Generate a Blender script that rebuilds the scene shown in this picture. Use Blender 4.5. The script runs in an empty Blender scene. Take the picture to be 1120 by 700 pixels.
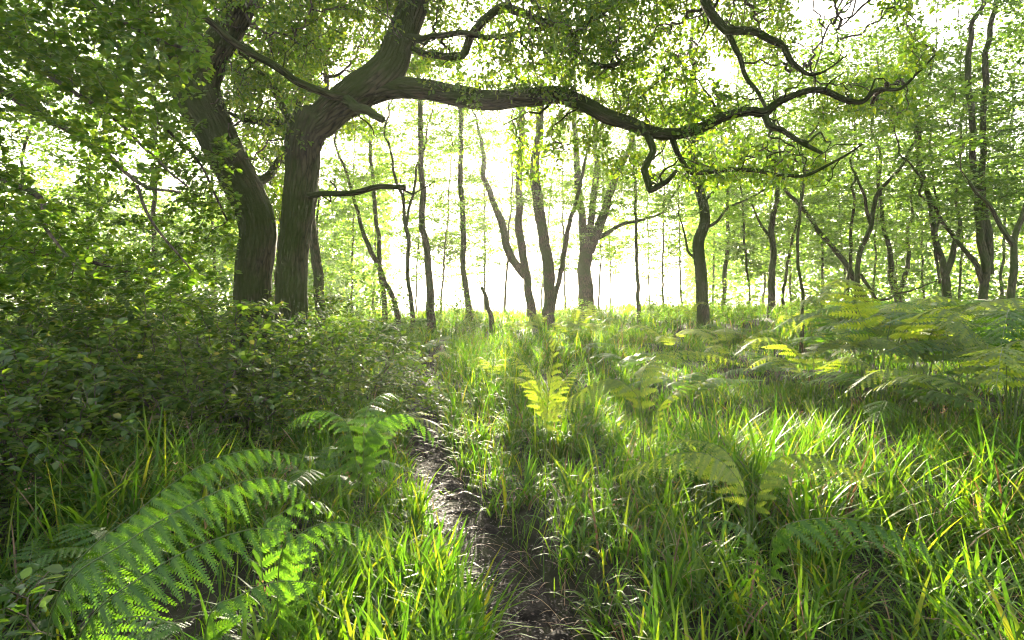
import bpy, math
import numpy as np

# ------------------------------------------------------------------ camera, sky, sun, exposure
scene = bpy.context.scene
COL = scene.collection
R = math.radians
FPX, CXP, CYP = 622.0, 560.0, 350.0            # focal length and centre of the photograph in its own pixels
EYE = 1.45
PITCH = math.atan(24.0 / FPX)                   # camera looks down a little
camd = bpy.data.cameras.new("camera")
camd.sensor_width = 36.0
camd.lens = 36.0 * FPX / 1120.0
camd.clip_start, camd.clip_end = 0.05, 2000.0
cam = bpy.data.objects.new("camera", camd)
COL.objects.link(cam)
cam.location = (0, 0, EYE)
cam.rotation_euler = (math.pi / 2 - PITCH, 0, 0)
scene.camera = cam

SUN_EL, SUN_AZ = R(12.6), R(-1.4)               # azimuth from +Y towards +X
world = bpy.data.worlds.new("World")
scene.world = world
world.use_nodes = True
wn = world.node_tree.nodes
wn.clear()
sky = wn.new("ShaderNodeTexSky")
sky.sky_type = 'NISHITA'
sky.sun_disc = False
sky.sun_elevation = SUN_EL
sky.sun_rotation = SUN_AZ
sky.air_density, sky.dust_density, sky.ozone_density = 0.8, 6.0, 0.0
bg = wn.new("ShaderNodeBackground")
bg.inputs["Strength"].default_value = 0.08
wo = wn.new("ShaderNodeOutputWorld")
hs = wn.new("ShaderNodeHueSaturation")              # thin milky cloud takes the blue out of the sky
hs.inputs["Saturation"].default_value = 0.55
world.node_tree.links.new(sky.outputs[0], hs.inputs["Color"])
world.node_tree.links.new(hs.outputs[0], bg.inputs[0])
world.node_tree.links.new(bg.outputs[0], wo.inputs[0])

sund = bpy.data.lights.new("sun", 'SUN')
sund.energy = 5.0
sund.angle = R(0.5)
sund.color = (1.0, 0.89, 0.68)
sun = bpy.data.objects.new("sun", sund)
COL.objects.link(sun)
sun.location = (0, 60, 30)
sun.rotation_euler = (-(math.pi / 2 - SUN_EL), 0, -SUN_AZ)

scene.view_settings.view_transform = 'Standard'
scene.view_settings.look = 'None'
scene.view_settings.gamma = 1.0
scene.view_settings.exposure = 3.95
cy = scene.cycles
cy.max_bounces, cy.diffuse_bounces, cy.glossy_bounces = 6, 3, 2
cy.transmission_bounces, cy.transparent_max_bounces, cy.volume_bounces = 4, 4, 0
cy.caustics_reflective = cy.caustics_refractive = False
cy.sample_clamp_direct, cy.sample_clamp_indirect = 0.7, 0.35
cy.use_denoising = True
cy.pixel_filter_type = 'BLACKMAN_HARRIS'
cy.filter_width = 1.1

HAZE = 0.0011

# ------------------------------------------------------------------ helpers
rng = np.random.default_rng(7)
cp, sp_ = math.cos(PITCH), math.sin(PITCH)


def at(px, py, D):
    """The point seen at a pixel of the photograph, D metres ahead of the camera."""
    u, v = (px - CXP) / FPX, -(py - CYP) / FPX
    y, z = cp + v * sp_, -sp_ + v * cp
    s = D / y
    return np.array([u * s, D, EYE + z * s])


def unit(a):
    n = np.linalg.norm(a, axis=-1, keepdims=True)
    return a / np.maximum(n, 1e-9)


def smooth(t):
    t = np.clip(t, 0, 1)
    return t * t * (3 - 2 * t)


def make_noise(seed, n=14, lo=0.5, hi=1.8):
    r = np.random.default_rng(seed)
    k = unit(r.normal(size=(n, 3))) * r.uniform(lo, hi, (n, 1))
    ph = r.uniform(0, 6.283, n)

    def f(p):
        return np.sin(np.asarray(p) @ k.T * 2.0 + ph).sum(-1) / math.sqrt(n)
    return f


nz_a, nz_b, nz_c = make_noise(1), make_noise(2, lo=0.15, hi=0.5), make_noise(3, lo=2.5, hi=6)

# the footpath's centre line (x, y, half width)
PATH_PX = [(640, 800, .19), (592, 700, .21), (556, 630, .20), (516, 575, .18), (484, 530, .16), (468, 492, .16), (462, 462, .17),
           (459, 437, .18), (463, 415, .18), (470, 402, .17), (482, 393, .16), (505, 384, .16), (512, 373, .15), (500, 362, .15)]


def ground_hit(px, py):
    """A point of the flat ground under a pixel."""
    u, v = (px - CXP) / FPX, -(py - CYP) / FPX
    y, z = cp + v * sp_, -sp_ + v * cp
    s = EYE / -z
    return u * s, y * s


_pp = np.array([(*ground_hit(a, b), w) for a, b, w in PATH_PX])
_pp = _pp[_pp[:, 1] < 16]


def catmull(P, n):
    P = np.asarray(P, float)
    P = np.vstack([2 * P[0] - P[1], P, 2 * P[-1] - P[-2]])
    out = []
    for i in range(1, len(P) - 2):
        t = np.linspace(0, 1, n, endpoint=False)[:, None]
        a, b, c, d = P[i - 1], P[i], P[i + 1], P[i + 2]
        out.append(0.5 * (2 * b + (c - a) * t + (2 * a - 5 * b + 4 * c - d) * t ** 2 + (3 * b - a - 3 * c + d) * t ** 3))
    out.append(P[-2][None])
    return np.vstack(out)


PATHC = catmull(_pp, 12)


def path_dist(x, y):
    """Distance to the path's centre line minus its half width."""
    p = np.stack([np.asarray(x, float), np.asarray(y, float)], -1).reshape(-1, 2)
    d = np.full(len(p), 1e9)
    for c in PATHC:
        d = np.minimum(d, np.hypot(p[:, 0] - c[0], p[:, 1] - c[1]) - c[2])
    return d.reshape(np.shape(x))


def height(x, y, path=True):
    x, y = np.asarray(x, float), np.asarray(y, float)
    p = np.stack([x, y, np.zeros_like(x)], -1)
    h = 0.42 * smooth((y - 3) / 20) + 0.05 * nz_a(p) * smooth(np.hypot(x, y) / 2) + 0.12 * nz_b(p) * smooth((y - 6) / 10)
    h = h + 0.34 * smooth((x - 1.5) / 6) * smooth((y - 2) / 4)
    h = h - np.clip((y - 31) * 0.07, 0, 3.5)
    if path:
        d = path_dist(x, y)
        h = h - 0.13 * smooth(1 - (d + 0.02) / 0.24)
    return h


def new_obj(name, me, parent=None):
    o = bpy.data.objects.new(name, me)
    COL.objects.link(o)
    if parent is not None:
        o.parent = parent
        o.matrix_parent_inverse.identity()
    return o


def mesh_np(name, V, Q=None, T=None, mats=(), mi=None, smooth_=False, uv=None):
    me = bpy.data.meshes.new(name)
    V = np.asarray(V, np.float32)
    Q = np.zeros((0, 4), np.int32) if Q is None else np.asarray(Q, np.int32)
    T = np.zeros((0, 3), np.int32) if T is None else np.asarray(T, np.int32)
    me.vertices.add(len(V))
    me.vertices.foreach_set("co", V.ravel())
    nl = Q.size + T.size
    me.loops.add(nl)
    me.loops.foreach_set("vertex_index", np.concatenate([Q.ravel(), T.ravel()]).astype(np.int32))
    me.polygons.add(len(Q) + len(T))
    ls = np.concatenate([np.arange(len(Q)) * 4, Q.size + np.arange(len(T)) * 3]).astype(np.int32)
    me.polygons.foreach_set("loop_start", ls)
    if smooth_:
        me.polygons.foreach_set("use_smooth", np.ones(len(ls), bool))
    for m in mats:
        me.materials.append(m)
    if mi is not None:
        me.polygons.foreach_set("material_index", np.asarray(mi, np.int32))
    if uv is not None:
        lay = me.uv_layers.new(name="UVMap")
        lay.data.foreach_set("uv", np.asarray(uv, np.float32).ravel())
    me.update(calc_edges=True)
    me.validate()
    return me


class Acc:
    """Collects pieces of ONE mesh."""
    def __init__(self):
        self.V, self.Q, self.T, self.UV, self.n = [], [], [], [], 0

    def add(self, V, Q=None, T=None):
        V = np.asarray(V, float).reshape(-1, 3)
        if Q is not None and len(Q):
            self.Q.append(np.asarray(Q) + self.n)
        if T is not None and len(T):
            self.T.append(np.asarray(T) + self.n)
        self.V.append(V)
        self.n += len(V)

    def mesh(self, name, mat, smooth_=False, origin=(0, 0, 0)):
        V = np.vstack(self.V) - np.asarray(origin)
        Q = np.vstack(self.Q) if self.Q else None
        T = np.vstack(self.T) if self.T else None
        return mesh_np(name, V, Q, T, [mat], smooth_=smooth_)


def tag(o, label=None, cat=None, group=None, kind=None):
    for k, v in (("label", label), ("category", cat), ("group", group), ("kind", kind)):
        if v:
            o[k] = v
    return o


def thing(name, label, cat, loc=(0, 0, 0), group=None):
    o = bpy.data.objects.new(name, None)
    COL.objects.link(o)
    o.empty_display_size = 0.2
    o.location = [float(v) for v in loc]
    return tag(o, label, cat, group)


def copy_tree(o, parent=None):
    c = o.copy()
    COL.objects.link(c)
    if parent is not None:
        c.parent = parent
    for ch in list(o.children):
        copy_tree(ch, c)
    return c


def frames(P):
    """Rotation-minimising frames along a polyline."""
    d = np.gradient(P, axis=0)
    d = unit(d)
    ref = np.array([0, 1.0, 0]) if abs(d[0][1]) < 0.9 else np.array([1.0, 0, 0])
    u = unit(np.cross(ref, d[0]))
    U, W = [], []
    for i in range(len(P)):
        u = unit(u - d[i] * (u @ d[i]))
        U.append(u)
        W.append(np.cross(d[i], u))
    return d, np.array(U), np.array(W)


def tube(P, r, S=8, lump=0.0, ridge=0.0, seed=0, flare=0.0, cap=True):
    """(V, Q, T, loop uvs): a bark tube along P with radii r; lump and ridge displace the surface itself."""
    P, r = np.asarray(P, float), np.asarray(r, float)
    n = len(P)
    d, U, W = frames(P)
    a = np.arange(S) / S * 2 * math.pi
    L = np.concatenate([[0], np.cumsum(np.linalg.norm(np.diff(P, axis=0), axis=1))])
    rad = np.repeat(r[:, None], S, 1)
    if lump or ridge or flare:
        ca, sa = np.cos(a), np.sin(a)
        q = np.stack([np.broadcast_to(ca, (n, S)), np.broadcast_to(sa, (n, S)), np.repeat(L[:, None], S, 1) * 1.2], -1)
        f1 = make_noise(100 + seed, lo=0.4, hi=1.1)
        f2 = make_noise(200 + seed, n=22, lo=3.0, hi=7.0)
        q2 = q * np.array([1.6, 1.6, 0.5])
        rad = rad * (1 + lump * f1(q) * 0.5 - ridge * np.abs(f2(q2)) ** 0.7)
        if flare:
            lob = 1 + 0.35 * np.cos(a * 5 + seed)[None] * np.exp(-L / 0.3)[:, None]
            rad = rad * (1 + flare * np.exp(-L / 0.35)[:, None] * lob)
    V = P[:, None] + rad[..., None] * (np.cos(a)[None, :, None] * U[:, None] + np.sin(a)[None, :, None] * W[:, None])
    V = V.reshape(-1, 3)
    i, j = np.meshgrid(np.arange(n - 1), np.arange(S), indexing='ij')
    j2 = (j + 1) % S
    Q = np.stack([i * S + j, i * S + j2, (i + 1) * S + j2, (i + 1) * S + j], -1).reshape(-1, 4)
    circ = 2 * math.pi * np.max(r)
    uu = np.stack([j / S, (j + 1) / S, (j + 1) / S, j / S], -1) * circ
    vv = np.stack([L[i], L[i], L[i + 1], L[i + 1]], -1)
    uv = np.stack([uu, vv], -1).reshape(-1, 2)
    T, tuv = np.zeros((0, 3), int), np.zeros((0, 2))
    if cap:
        V = np.vstack([V, P[-1] + d[-1] * r[-1] * 0.8])
        k = np.arange(S)
        b = (n - 1) * S
        T = np.stack([b + k, b + (k + 1) % S, np.full(S, len(V) - 1)], -1)
        tuv = np.tile([[0, L[-1]], [circ / S, L[-1]], [circ / 2 / S, L[-1] + r[-1]]], (S, 1))
    return V, Q, T, uv, tuv


def tubes_mesh(name, parts, mat, origin):
    """One mesh out of several tubes that belong to one limb or trunk."""
    Vs, Qs, Ts, UQ, UT, n = [], [], [], [], [], 0
    for V, Q, T, uv, tuv in parts:
        Vs.append(V); Qs.append(Q + n); Ts.append(T + n); UQ.append(uv); UT.append(tuv)
        n += len(V)
    return mesh_np(name, np.vstack(Vs) - origin, np.vstack(Qs), np.vstack(Ts), [mat], smooth_=True, uv=np.vstack(UQ + UT))


# ------------------------------------------------------------------ space colonisation: how branches find the light
def colonize(P0, A, step, kill, iters=120, jitter=0.25, droop=0.0, seed=0, cap=9000):
    r = np.random.default_rng(seed)
    P = np.zeros((cap, 3)); par = np.full(cap, -1); kids = np.zeros(cap, int)
    n = n0 = len(P0)
    P[:n] = P0
    d2 = np.full(len(A), 1e18); bi = np.zeros(len(A), int)
    for k in range(0, n, 256):
        D = ((A[:, None] - P[None, k:k + 256][:, :max(0, min(256, n - k))]) ** 2).sum(-1)
        m = D.argmin(1); v = D[np.arange(len(A)), m]
        u = v < d2
        d2[u] = v[u]; bi[u] = m[u] + k
    alive = d2 > kill ** 2
    for _ in range(iters):
        idx = np.nonzero(alive)[0]
        if not len(idx) or n > cap - 1500:
            break
        dirs = np.zeros((n, 3))
        np.add.at(dirs, bi[idx], unit(A[idx] - P[bi[idx]]))
        src = np.unique(bi[idx])
        src = src[kids[src] < 3]
        if not len(src):
            break
        nd = unit(unit(dirs[src]) + r.normal(size=(len(src), 3)) * jitter + np.array([0, 0, -droop]))
        new = P[src] + nd * step
        m = len(new)
        P[n:n + m] = new; par[n:n + m] = src; kids[src] += 1
        for k in range(0, m, 256):
            D = ((A[idx][:, None] - new[None, k:k + 256]) ** 2).sum(-1)
            mm = D.argmin(1); v = D[np.arange(len(idx)), mm]
            u = v < d2[idx]
            d2[idx[u]] = v[u]; bi[idx[u]] = mm[u] + n + k
        n += m
        alive = alive & (d2 > kill ** 2)
    return P[:n], par[:n], n0


def branch_radii(par, n0, tip=0.003, e=2.3):
    n = len(par)
    acc = np.zeros(n)
    haskid = np.zeros(n, bool)
    haskid[par[par >= 0]] = True
    r = np.zeros(n)
    for i in range(n - 1, n0 - 1, -1):
        if not haskid[i]:
            acc[i] = tip ** e
        r[i] = acc[i] ** (1 / e)
        acc[par[i]] += acc[i]
    return r, haskid


def branch_arrays(P, par, r, n0, S=4):
    """All of a crown's small branches as one surface: a tapered segment per growth step."""
    n = len(P)
    c = np.arange(n0, n)
    p = par[c]
    main = np.full(n, -1); best = np.zeros(n)
    for i in c:
        if r[i] > best[par[i]]:
            best[par[i]] = r[i]; main[par[i]] = i
    d = unit(P[c] - P[p])
    dn = np.zeros((n, 3)); dn[c] = d
    din = np.where((p >= n0)[:, None], dn[p], d)
    ismain = (main[p] == c) & (p >= n0)
    r0 = np.where(ismain, np.maximum(r[p], r[c]), r[c] * 1.05)
    ref = np.array([0.31, 0.77, 0.55])

    def ring(C, dd, rr):
        u = unit(np.cross(dd, ref)); w = np.cross(dd, u)
        a = np.arange(S) / S * 2 * math.pi
        return C[:, None] + rr[:, None, None] * (np.cos(a)[None, :, None] * u[:, None] + np.sin(a)[None, :, None] * w[:, None])
    d0 = np.where(ismain[:, None], din, d)
    V = np.concatenate([ring(P[p], d0, r0), ring(P[c], d, r[c])], 1).reshape(-1, 3)
    m = len(c)
    b = np.arange(m)[:, None] * (2 * S)
    j = np.arange(S)[None]
    j2 = (j + 1) % S
    Q = np.stack([b + j, b + j2, b + S + j2, b + S + j], -1).reshape(-1, 4)
    return V, Q


def branch_mesh(name, P, par, r, n0, mat, origin, S=4):
    V, Q = branch_arrays(P, par, r, n0, S)
    return mesh_np(name, V - origin, Q, None, [mat], smooth_=True)


# ------------------------------------------------------------------ leaves
def leaf_arrays(C, d, nrm, L, W, fold=0.25, droop=0.15, seed=0):
    """Six-point leaves folded along the midrib: (V, Q)."""
    n = len(C)
    d = unit(d)
    s = unit(np.cross(d, nrm)); nn = np.cross(s, d)
    L = np.broadcast_to(L, n)[:, None]; W = np.broadcast_to(W, n)[:, None]
    h = W * fold
    base = C
    V = np.stack([base,
                  base + d * L * .32 + s * W * .5 + nn * h,
                  base + d * L * .70 + s * W * .40 + nn * (h - L * droop * .5),
                  base + d * L - nn * L * droop,
                  base + d * L * .70 - s * W * .40 + nn * (h - L * droop * .5),
                  base + d * L * .32 - s * W * .5 + nn * h], 1).reshape(-1, 3)
    b = np.arange(n)[:, None] * 6
    Q = np.concatenate([b + np.array([[0, 1, 2, 3]]), b + np.array([[0, 3, 4, 5]])], 1).reshape(-1, 4)
    return V, Q


def scatter_leaves(P, par, r, n0, per, size, aspect=0.55, spread=0.12, up=0.8, rmax=0.006, seed=0, gravity=0.25):
    """Tufts of leaves on the thin twigs, turned every way but mostly face up."""
    q = np.random.default_rng(seed)
    c = np.arange(n0, len(P))
    c = c[r[c] < rmax]
    d = unit(P[c] - P[par[c]])
    k = np.repeat(np.arange(len(c)), per)
    n = len(k)
    C = P[c][k] + q.normal(size=(n, 3)) * spread
    dd = d[k] * 0.6 + q.normal(size=(n, 3)) * 0.8 + np.array([0, 0, -gravity])
    nn = q.normal(size=(n, 3)) * 0.7 + np.array([0, 0, up])
    L = size * q.uniform(0.5, 1.35, n)
    return leaf_arrays(C, dd, nn, L, L * aspect)


def spray_leaves(P, par, r, n0, size, per=3, aspect=0.62, rmax=0.005, seed=0, wob=0.22, wide=0.05, lift=.25):
    """Leaves set alternately in flat sprays along the twigs, as on beech."""
    q = np.random.default_rng(seed)
    c = np.arange(n0, len(P))
    c = c[r[c] < rmax]
    d = unit(P[c] - P[par[c]])
    k = np.repeat(np.arange(len(c)), per)
    n = len(k)
    t = q.uniform(0, 1, n)[:, None]
    side = unit(np.cross(d, np.array([0, 0, 1.0]) + q.normal(size=(len(c), 3)) * 0.15))
    nrm = np.cross(side, d)
    sg = np.where(q.random(n) < 0.5, 1, -1)[:, None]
    C = P[par[c]][k] * (1 - t) + P[c][k] * t + sg * side[k] * q.uniform(0, wide, n)[:, None] + nrm[k] * q.normal(size=(n, 1)) * 0.012
    dd = sg * side[k] * 0.85 + d[k] * 0.6 + q.normal(size=(n, 3)) * wob
    nn = nrm[k] + q.normal(size=(n, 3)) * wob + np.array([0, 0, lift])
    L = size * q.uniform(0.55, 1.25, n)
    return leaf_arrays(C, dd, nn, L, L * aspect, fold=0.12, droop=0.12)


# ------------------------------------------------------------------ materials
def nodes_of(name):
    m = bpy.data.materials.new(name)
    m.use_nodes = True
    nt = m.node_tree
    nt.nodes.clear()
    return m, nt.nodes, nt.links


def N(nodes, t, **kw):
    n = nodes.new(t)
    for k, v in kw.items():
        setattr(n, k, v)
    return n


def ramp(nodes, stops):
    n = nodes.new("ShaderNodeValToRGB")
    e = n.color_ramp.elements
    while len(e) < len(stops):
        e.new(0.5)
    for s, (p, c) in zip(e, stops):
        s.position = p
        s.color = (*c, 1)
    return n


def leaf_mat(name, stops, trans_gain=(2.6, 2.3, 0.6), tmix=0.55, rough=0.42, spec=0.35):
    """Leaf: every leaf its own tone, reflecting, letting light through."""
    m, nd, lk = nodes_of(name)
    g = N(nd, "ShaderNodeNewGeometry")
    rp = ramp(nd, stops)
    lk.new(g.outputs["Random Per Island"], rp.inputs[0])
    p = N(nd, "ShaderNodeBsdfPrincipled")
    p.inputs["Roughness"].default_value = rough
    p.inputs["Specular IOR Level"].default_value = spec
    lk.new(rp.outputs[0], p.inputs["Base Color"])
    mul = N(nd, "ShaderNodeMix", data_type='RGBA', blend_type='MULTIPLY')
    mul.inputs[0].default_value = 1.0
    lk.new(rp.outputs[0], mul.inputs[6])
    mul.inputs[7].default_value = (*trans_gain, 1)
    tr = N(nd, "ShaderNodeBsdfTranslucent")
    lk.new(mul.outputs[2], tr.inputs[0])
    mx = N(nd, "ShaderNodeMixShader")
    mx.inputs[0].default_value = tmix
    lk.new(p.outputs[0], mx.inputs[1]); lk.new(tr.outputs[0], mx.inputs[2])
    out = N(nd, "ShaderNodeOutputMaterial")
    lk.new(mx.outputs[0], out.inputs[0])
    return m


def bark_mat(name, dark, light, moss, moss_amt=0.5, scale=1.0, uv=True, bump=0.6):
    m, nd, lk = nodes_of(name)
    tc = N(nd, "ShaderNodeTexCoord")
    mp = N(nd, "ShaderNodeMapping")
    lk.new(tc.outputs["UV" if uv else "Object"], mp.inputs[0])
    mp.inputs["Scale"].default_value = (26 * scale, 6 * scale, 6 * scale) if uv else (20 * scale, 20 * scale, 5 * scale)
    n1 = N(nd, "ShaderNodeTexNoise")
    n1.inputs["Scale"].default_value = 1.0
    n1.inputs["Detail"].default_value = 7
    n1.inputs["Roughness"].default_value = 0.65
    lk.new(mp.outputs[0], n1.inputs[0])
    v = N(nd, "ShaderNodeTexVoronoi", feature='DISTANCE_TO_EDGE')
    v.inputs["Scale"].default_value = 0.9
    mth = N(nd, "ShaderNodeMath", operation='MULTIPLY')
    mth.operation = 'MINIMUM'
    lk.new(v.outputs[0], mth.inputs[0]); mth.inputs[1].default_value = 0.3
    ad = N(nd, "ShaderNodeMath", operation='MULTIPLY_ADD')
    lk.new(mth.outputs[0], ad.inputs[0]); ad.inputs[1].default_value = 1.5
    lk.new(n1.outputs[0], ad.inputs[2])
    dis = N(nd, "ShaderNodeMix", data_type='RGBA', blend_type='ADD')
    dis.inputs[0].default_value = 0.9
    lk.new(mp.outputs[0], dis.inputs[6]); lk.new(n1.outputs["Color"], dis.inputs[7])
    lk.new(dis.outputs[2], v.inputs[0])
    rp = ramp(nd, [(0.42, dark), (0.72, light), (1.0, tuple(min(1, c * 1.5) for c in light))])
    lk.new(ad.outputs[0], rp.inputs[0])
    n2 = N(nd, "ShaderNodeTexNoise")
    n2.inputs["Scale"].default_value = 2.2
    n2.inputs["Detail"].default_value = 6
    lk.new(tc.outputs["Object"], n2.inputs[0])
    ge = N(nd, "ShaderNodeNewGeometry")
    sx = N(nd, "ShaderNodeSeparateXYZ")
    lk.new(ge.outputs["Normal"], sx.inputs[0])
    a1 = N(nd, "ShaderNodeMath", operation='MULTIPLY_ADD')
    lk.new(sx.outputs[2], a1.inputs[0]); a1.inputs[1].default_value = 0.22
    lk.new(n2.outputs[0], a1.inputs[2])
    a2 = N(nd, "ShaderNodeMath", operation='MULTIPLY_ADD')
    lk.new(sx.outputs[0], a2.inputs[0]); a2.inputs[1].default_value = -0.07
    lk.new(a1.outputs[0], a2.inputs[2])
    mr = N(nd, "ShaderNodeMapRange")
    mr.inputs["From Min"].default_value = 0.62 - 0.25 * moss_amt
    mr.inputs["From Max"].default_value = 0.78 - 0.2 * moss_amt
    mr.inputs["To Max"].default_value = 0.85
    lk.new(a2.outputs[0], mr.inputs[0])
    mx = N(nd, "ShaderNodeMix", data_type='RGBA')
    lk.new(mr.outputs[0], mx.inputs[0]); lk.new(rp.outputs[0], mx.inputs[6])
    mx.inputs[7].default_value = (*moss, 1)
    p = N(nd, "ShaderNodeBsdfPrincipled")
    p.inputs["Roughness"].default_value = 0.85
    p.inputs["Specular IOR Level"].default_value = 0.1
    lk.new(mx.outputs[2], p.inputs["Base Color"])
    b = N(nd, "ShaderNodeBump")
    b.inputs["Strength"].default_value = bump
    b.inputs["Distance"].default_value = 0.03
    lk.new(ad.outputs[0], b.inputs["Height"]); lk.new(b.outputs[0], p.inputs["Normal"])
    out = N(nd, "ShaderNodeOutputMaterial")
    lk.new(p.outputs[0], out.inputs[0])
    return m


def soil_mat(name, stops, scale, bump, rough=0.9, field=False):
    m, nd, lk = nodes_of(name)
    tc = N(nd, "ShaderNodeTexCoord")
    n1 = N(nd, "ShaderNodeTexNoise")
    n1.inputs["Scale"].default_value = scale
    n1.inputs["Detail"].default_value = 9
    n1.inputs["Roughness"].default_value = 0.7
    lk.new(tc.outputs["Object"], n1.inputs[0])
    rp = ramp(nd, stops)
    lk.new(n1.outputs[0], rp.inputs[0])
    col = rp.outputs[0]
    if field:                                    # open meadow beyond the wood's edge
        sx = N(nd, "ShaderNodeSeparateXYZ")
        lk.new(tc.outputs["Object"], sx.inputs[0])
        mr = N(nd, "ShaderNodeMapRange")
        mr.inputs["From Min"].default_value, mr.inputs["From Max"].default_value = 30, 40
        lk.new(sx.outputs[1], mr.inputs[0])
        mx = N(nd, "ShaderNodeMix", data_type='RGBA')
        lk.new(mr.outputs[0], mx.inputs[0]); lk.new(col, mx.inputs[6])
        mx.inputs[7].default_value = (0.20, 0.25, 0.09, 1)
        col = mx.outputs[2]
    p = N(nd, "ShaderNodeBsdfPrincipled")
    p.inputs["Roughness"].default_value = rough
    p.inputs["Specular IOR Level"].default_value = 0.2
    lk.new(col, p.inputs["Base Color"])
    b = N(nd, "ShaderNodeBump")
    b.inputs["Strength"].default_value = bump
    b.inputs["Distance"].default_value = 0.03
    lk.new(n1.outputs[0], b.inputs["Height"]); lk.new(b.outputs[0], p.inputs["Normal"])
    out = N(nd, "ShaderNodeOutputMaterial")
    lk.new(p.outputs[0], out.inputs[0])
    return m


M = {
    'oak_leaf': leaf_mat("oak_leaf", [(0, (.035, .085, .010)), (.55, (.06, .12, .014)), (1, (.11, .16, .018))]),
    'beech_leaf': leaf_mat("beech_leaf", [(0, (.035, .09, .014)), (.6, (.06, .125, .018)), (1, (.10, .16, .025))], rough=0.36, tmix=.6),
    'bush_leaf': leaf_mat("bush_leaf", [(0, (.025, .065, .014)), (.6, (.06, .12, .022)), (.95, (.08, .13, .03)), (1, (.14, .15, .05))], rough=0.27, spec=0.6, tmix=0.55),
    'wood_leaf': leaf_mat("wood_leaf", [(0, (.045, .09, .016)), (.5, (.07, .13, .024)), (1, (.11, .165, .03))], trans_gain=(2.3, 2.3, .9)),
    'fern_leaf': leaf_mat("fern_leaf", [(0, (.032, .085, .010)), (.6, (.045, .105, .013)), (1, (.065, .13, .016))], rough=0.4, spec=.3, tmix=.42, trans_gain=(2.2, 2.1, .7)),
    'sunlit_fern_leaf': leaf_mat("sunlit_fern_leaf", [(0, (.08, .13, .03)), (.6, (.11, .17, .035)), (1, (.15, .19, .04))], rough=0.45),  # brighter copy of fern_leaf, sunlight put into its colour
    'grass': leaf_mat("grass", [(0, (.022, .065, .006)), (.45, (.042, .10, .008)), (.88, (.08, .14, .011)), (1, (.15, .16, .018))], rough=0.5, spec=.28, tmix=0.55, trans_gain=(2.4, 2.35, .6)),
    'dry_grass': leaf_mat("dry_grass", [(0, (.08, .045, .022)), (.5, (.19, .115, .055)), (1, (.33, .24, .13))], trans_gain=(1.1, 1.0, .7), tmix=0.35),
    'seed': leaf_mat("seed", [(0, (.14, .07, .035)), (.6, (.24, .13, .07)), (1, (.34, .22, .12))], trans_gain=(1.1, .9, .6), tmix=0.3),
    'litter': leaf_mat("litter", [(0, (.012, .009, .006)), (.6, (.04, .026, .017)), (.85, (.08, .052, .034)), (1, (.20, .14, .09))], trans_gain=(1, .8, .5), tmix=0.1, rough=0.5, spec=.4),
    'oak_bark': bark_mat("oak_bark", (.010, .009, .005), (.062, .054, .026), (.036, .058, .008), 1.35, scale=.75, bump=1.0),
    'wood_bark': bark_mat("wood_bark", (.018, .015, .009), (.085, .070, .040), (.05, .075, .014), 0.8),
    'twig_bark': bark_mat("twig_bark", (.03, .024, .018), (.09, .07, .05), (.05, .07, .02), 0.3, uv=False, bump=0.2),
    'stalk': leaf_mat("stalk", [(0, (.055, .085, .02)), (1, (.08, .12, .03))], tmix=0.2),
    'ground': soil_mat("ground", [(.3, (.008, .007, .004)), (.5, (.018, .017, .007)), (.7, (.025, .034, .008))], 9, 0.8, field=True),
    'path': soil_mat("path", [(.35, (.006, .004, .003)), (.55, (.014, .010, .007)), (.75, (.036, .026, .018))], 16, 1.0, rough=0.8),
}

# ------------------------------------------------------------------ ground, path
def axis(a, b, fine, coarse_to):
    v = list(np.arange(a, b + 1e-6, fine))
    s, x = fine, b
    while x < coarse_to:
        s *= 1.25; x += s; v.append(x)
    return np.array(v)


xs = axis(0, 5, 0.06, 260)
xs = np.concatenate([-xs[::-1], xs[1:]])
ys = axis(0, 12, 0.06, 700)
ys = np.concatenate([-np.array([40, 25, 15, 9, 5, 3, 1.6, .8, .3]), ys])
X, Y = np.meshgrid(xs, ys)
near = (np.abs(X) < 4) & (Y < 16) & (Y > -1)
Z = height(X, Y, path=False)
Z[near] = height(X[near], Y[near])
Z[near] += 0.012 * nz_c(np.stack([X[near], Y[near], Z[near]], -1))
ny_, nx_ = X.shape
i, j = np.meshgrid(np.arange(ny_ - 1), np.arange(nx_ - 1), indexing='ij')
Qg = np.stack([i * nx_ + j, i * nx_ + j + 1, (i + 1) * nx_ + j + 1, (i + 1) * nx_ + j], -1).reshape(-1, 4)
g = new_obj("ground", mesh_np("ground", np.stack([X, Y, Z], -1).reshape(-1, 3), Qg, None, [M['ground']], smooth_=True))
tag(g, "mossy dark woodland ground rising gently to the bright meadow", "ground", kind='structure')

# the trodden footpath: a lumpy strip of mud lying in its hollow
C3 = catmull(_pp, 40)
tg = unit(np.gradient(C3[:, :2], axis=0))
sd = np.stack([tg[:, 1], -tg[:, 0]], -1)
K = 26
q = np.linspace(-1, 1, K)
wob = 1 + 0.18 * nz_c(np.stack([C3[:, 0], C3[:, 1], C3[:, 0] * 0], -1))
PX = C3[:, None, :2] + sd[:, None] * (q[None, :, None] * ((C3[:, 2] * wob + 0.07)[:, None, None]))
PZ = height(PX[..., 0], PX[..., 1]) + 0.010
p3 = np.concatenate([PX, PZ[..., None]], -1)
nzd, nze = make_noise(31, n=30, lo=6, hi=16), make_noise(32, n=30, lo=18, hi=40)
edge = np.clip((1 - np.abs(q)) * 3, 0, 1)[None]
p3[..., 2] += edge * (0.019 * nzd(p3) + 0.011 * nze(p3)) - (1 - edge) * 0.03
n_, k_ = p3.shape[:2]
i, j = np.meshgrid(np.arange(n_ - 1), np.arange(k_ - 1), indexing='ij')
Qp = np.stack([i * k_ + j, i * k_ + j + 1, (i + 1) * k_ + j + 1, (i + 1) * k_ + j], -1).reshape(-1, 4)
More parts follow.
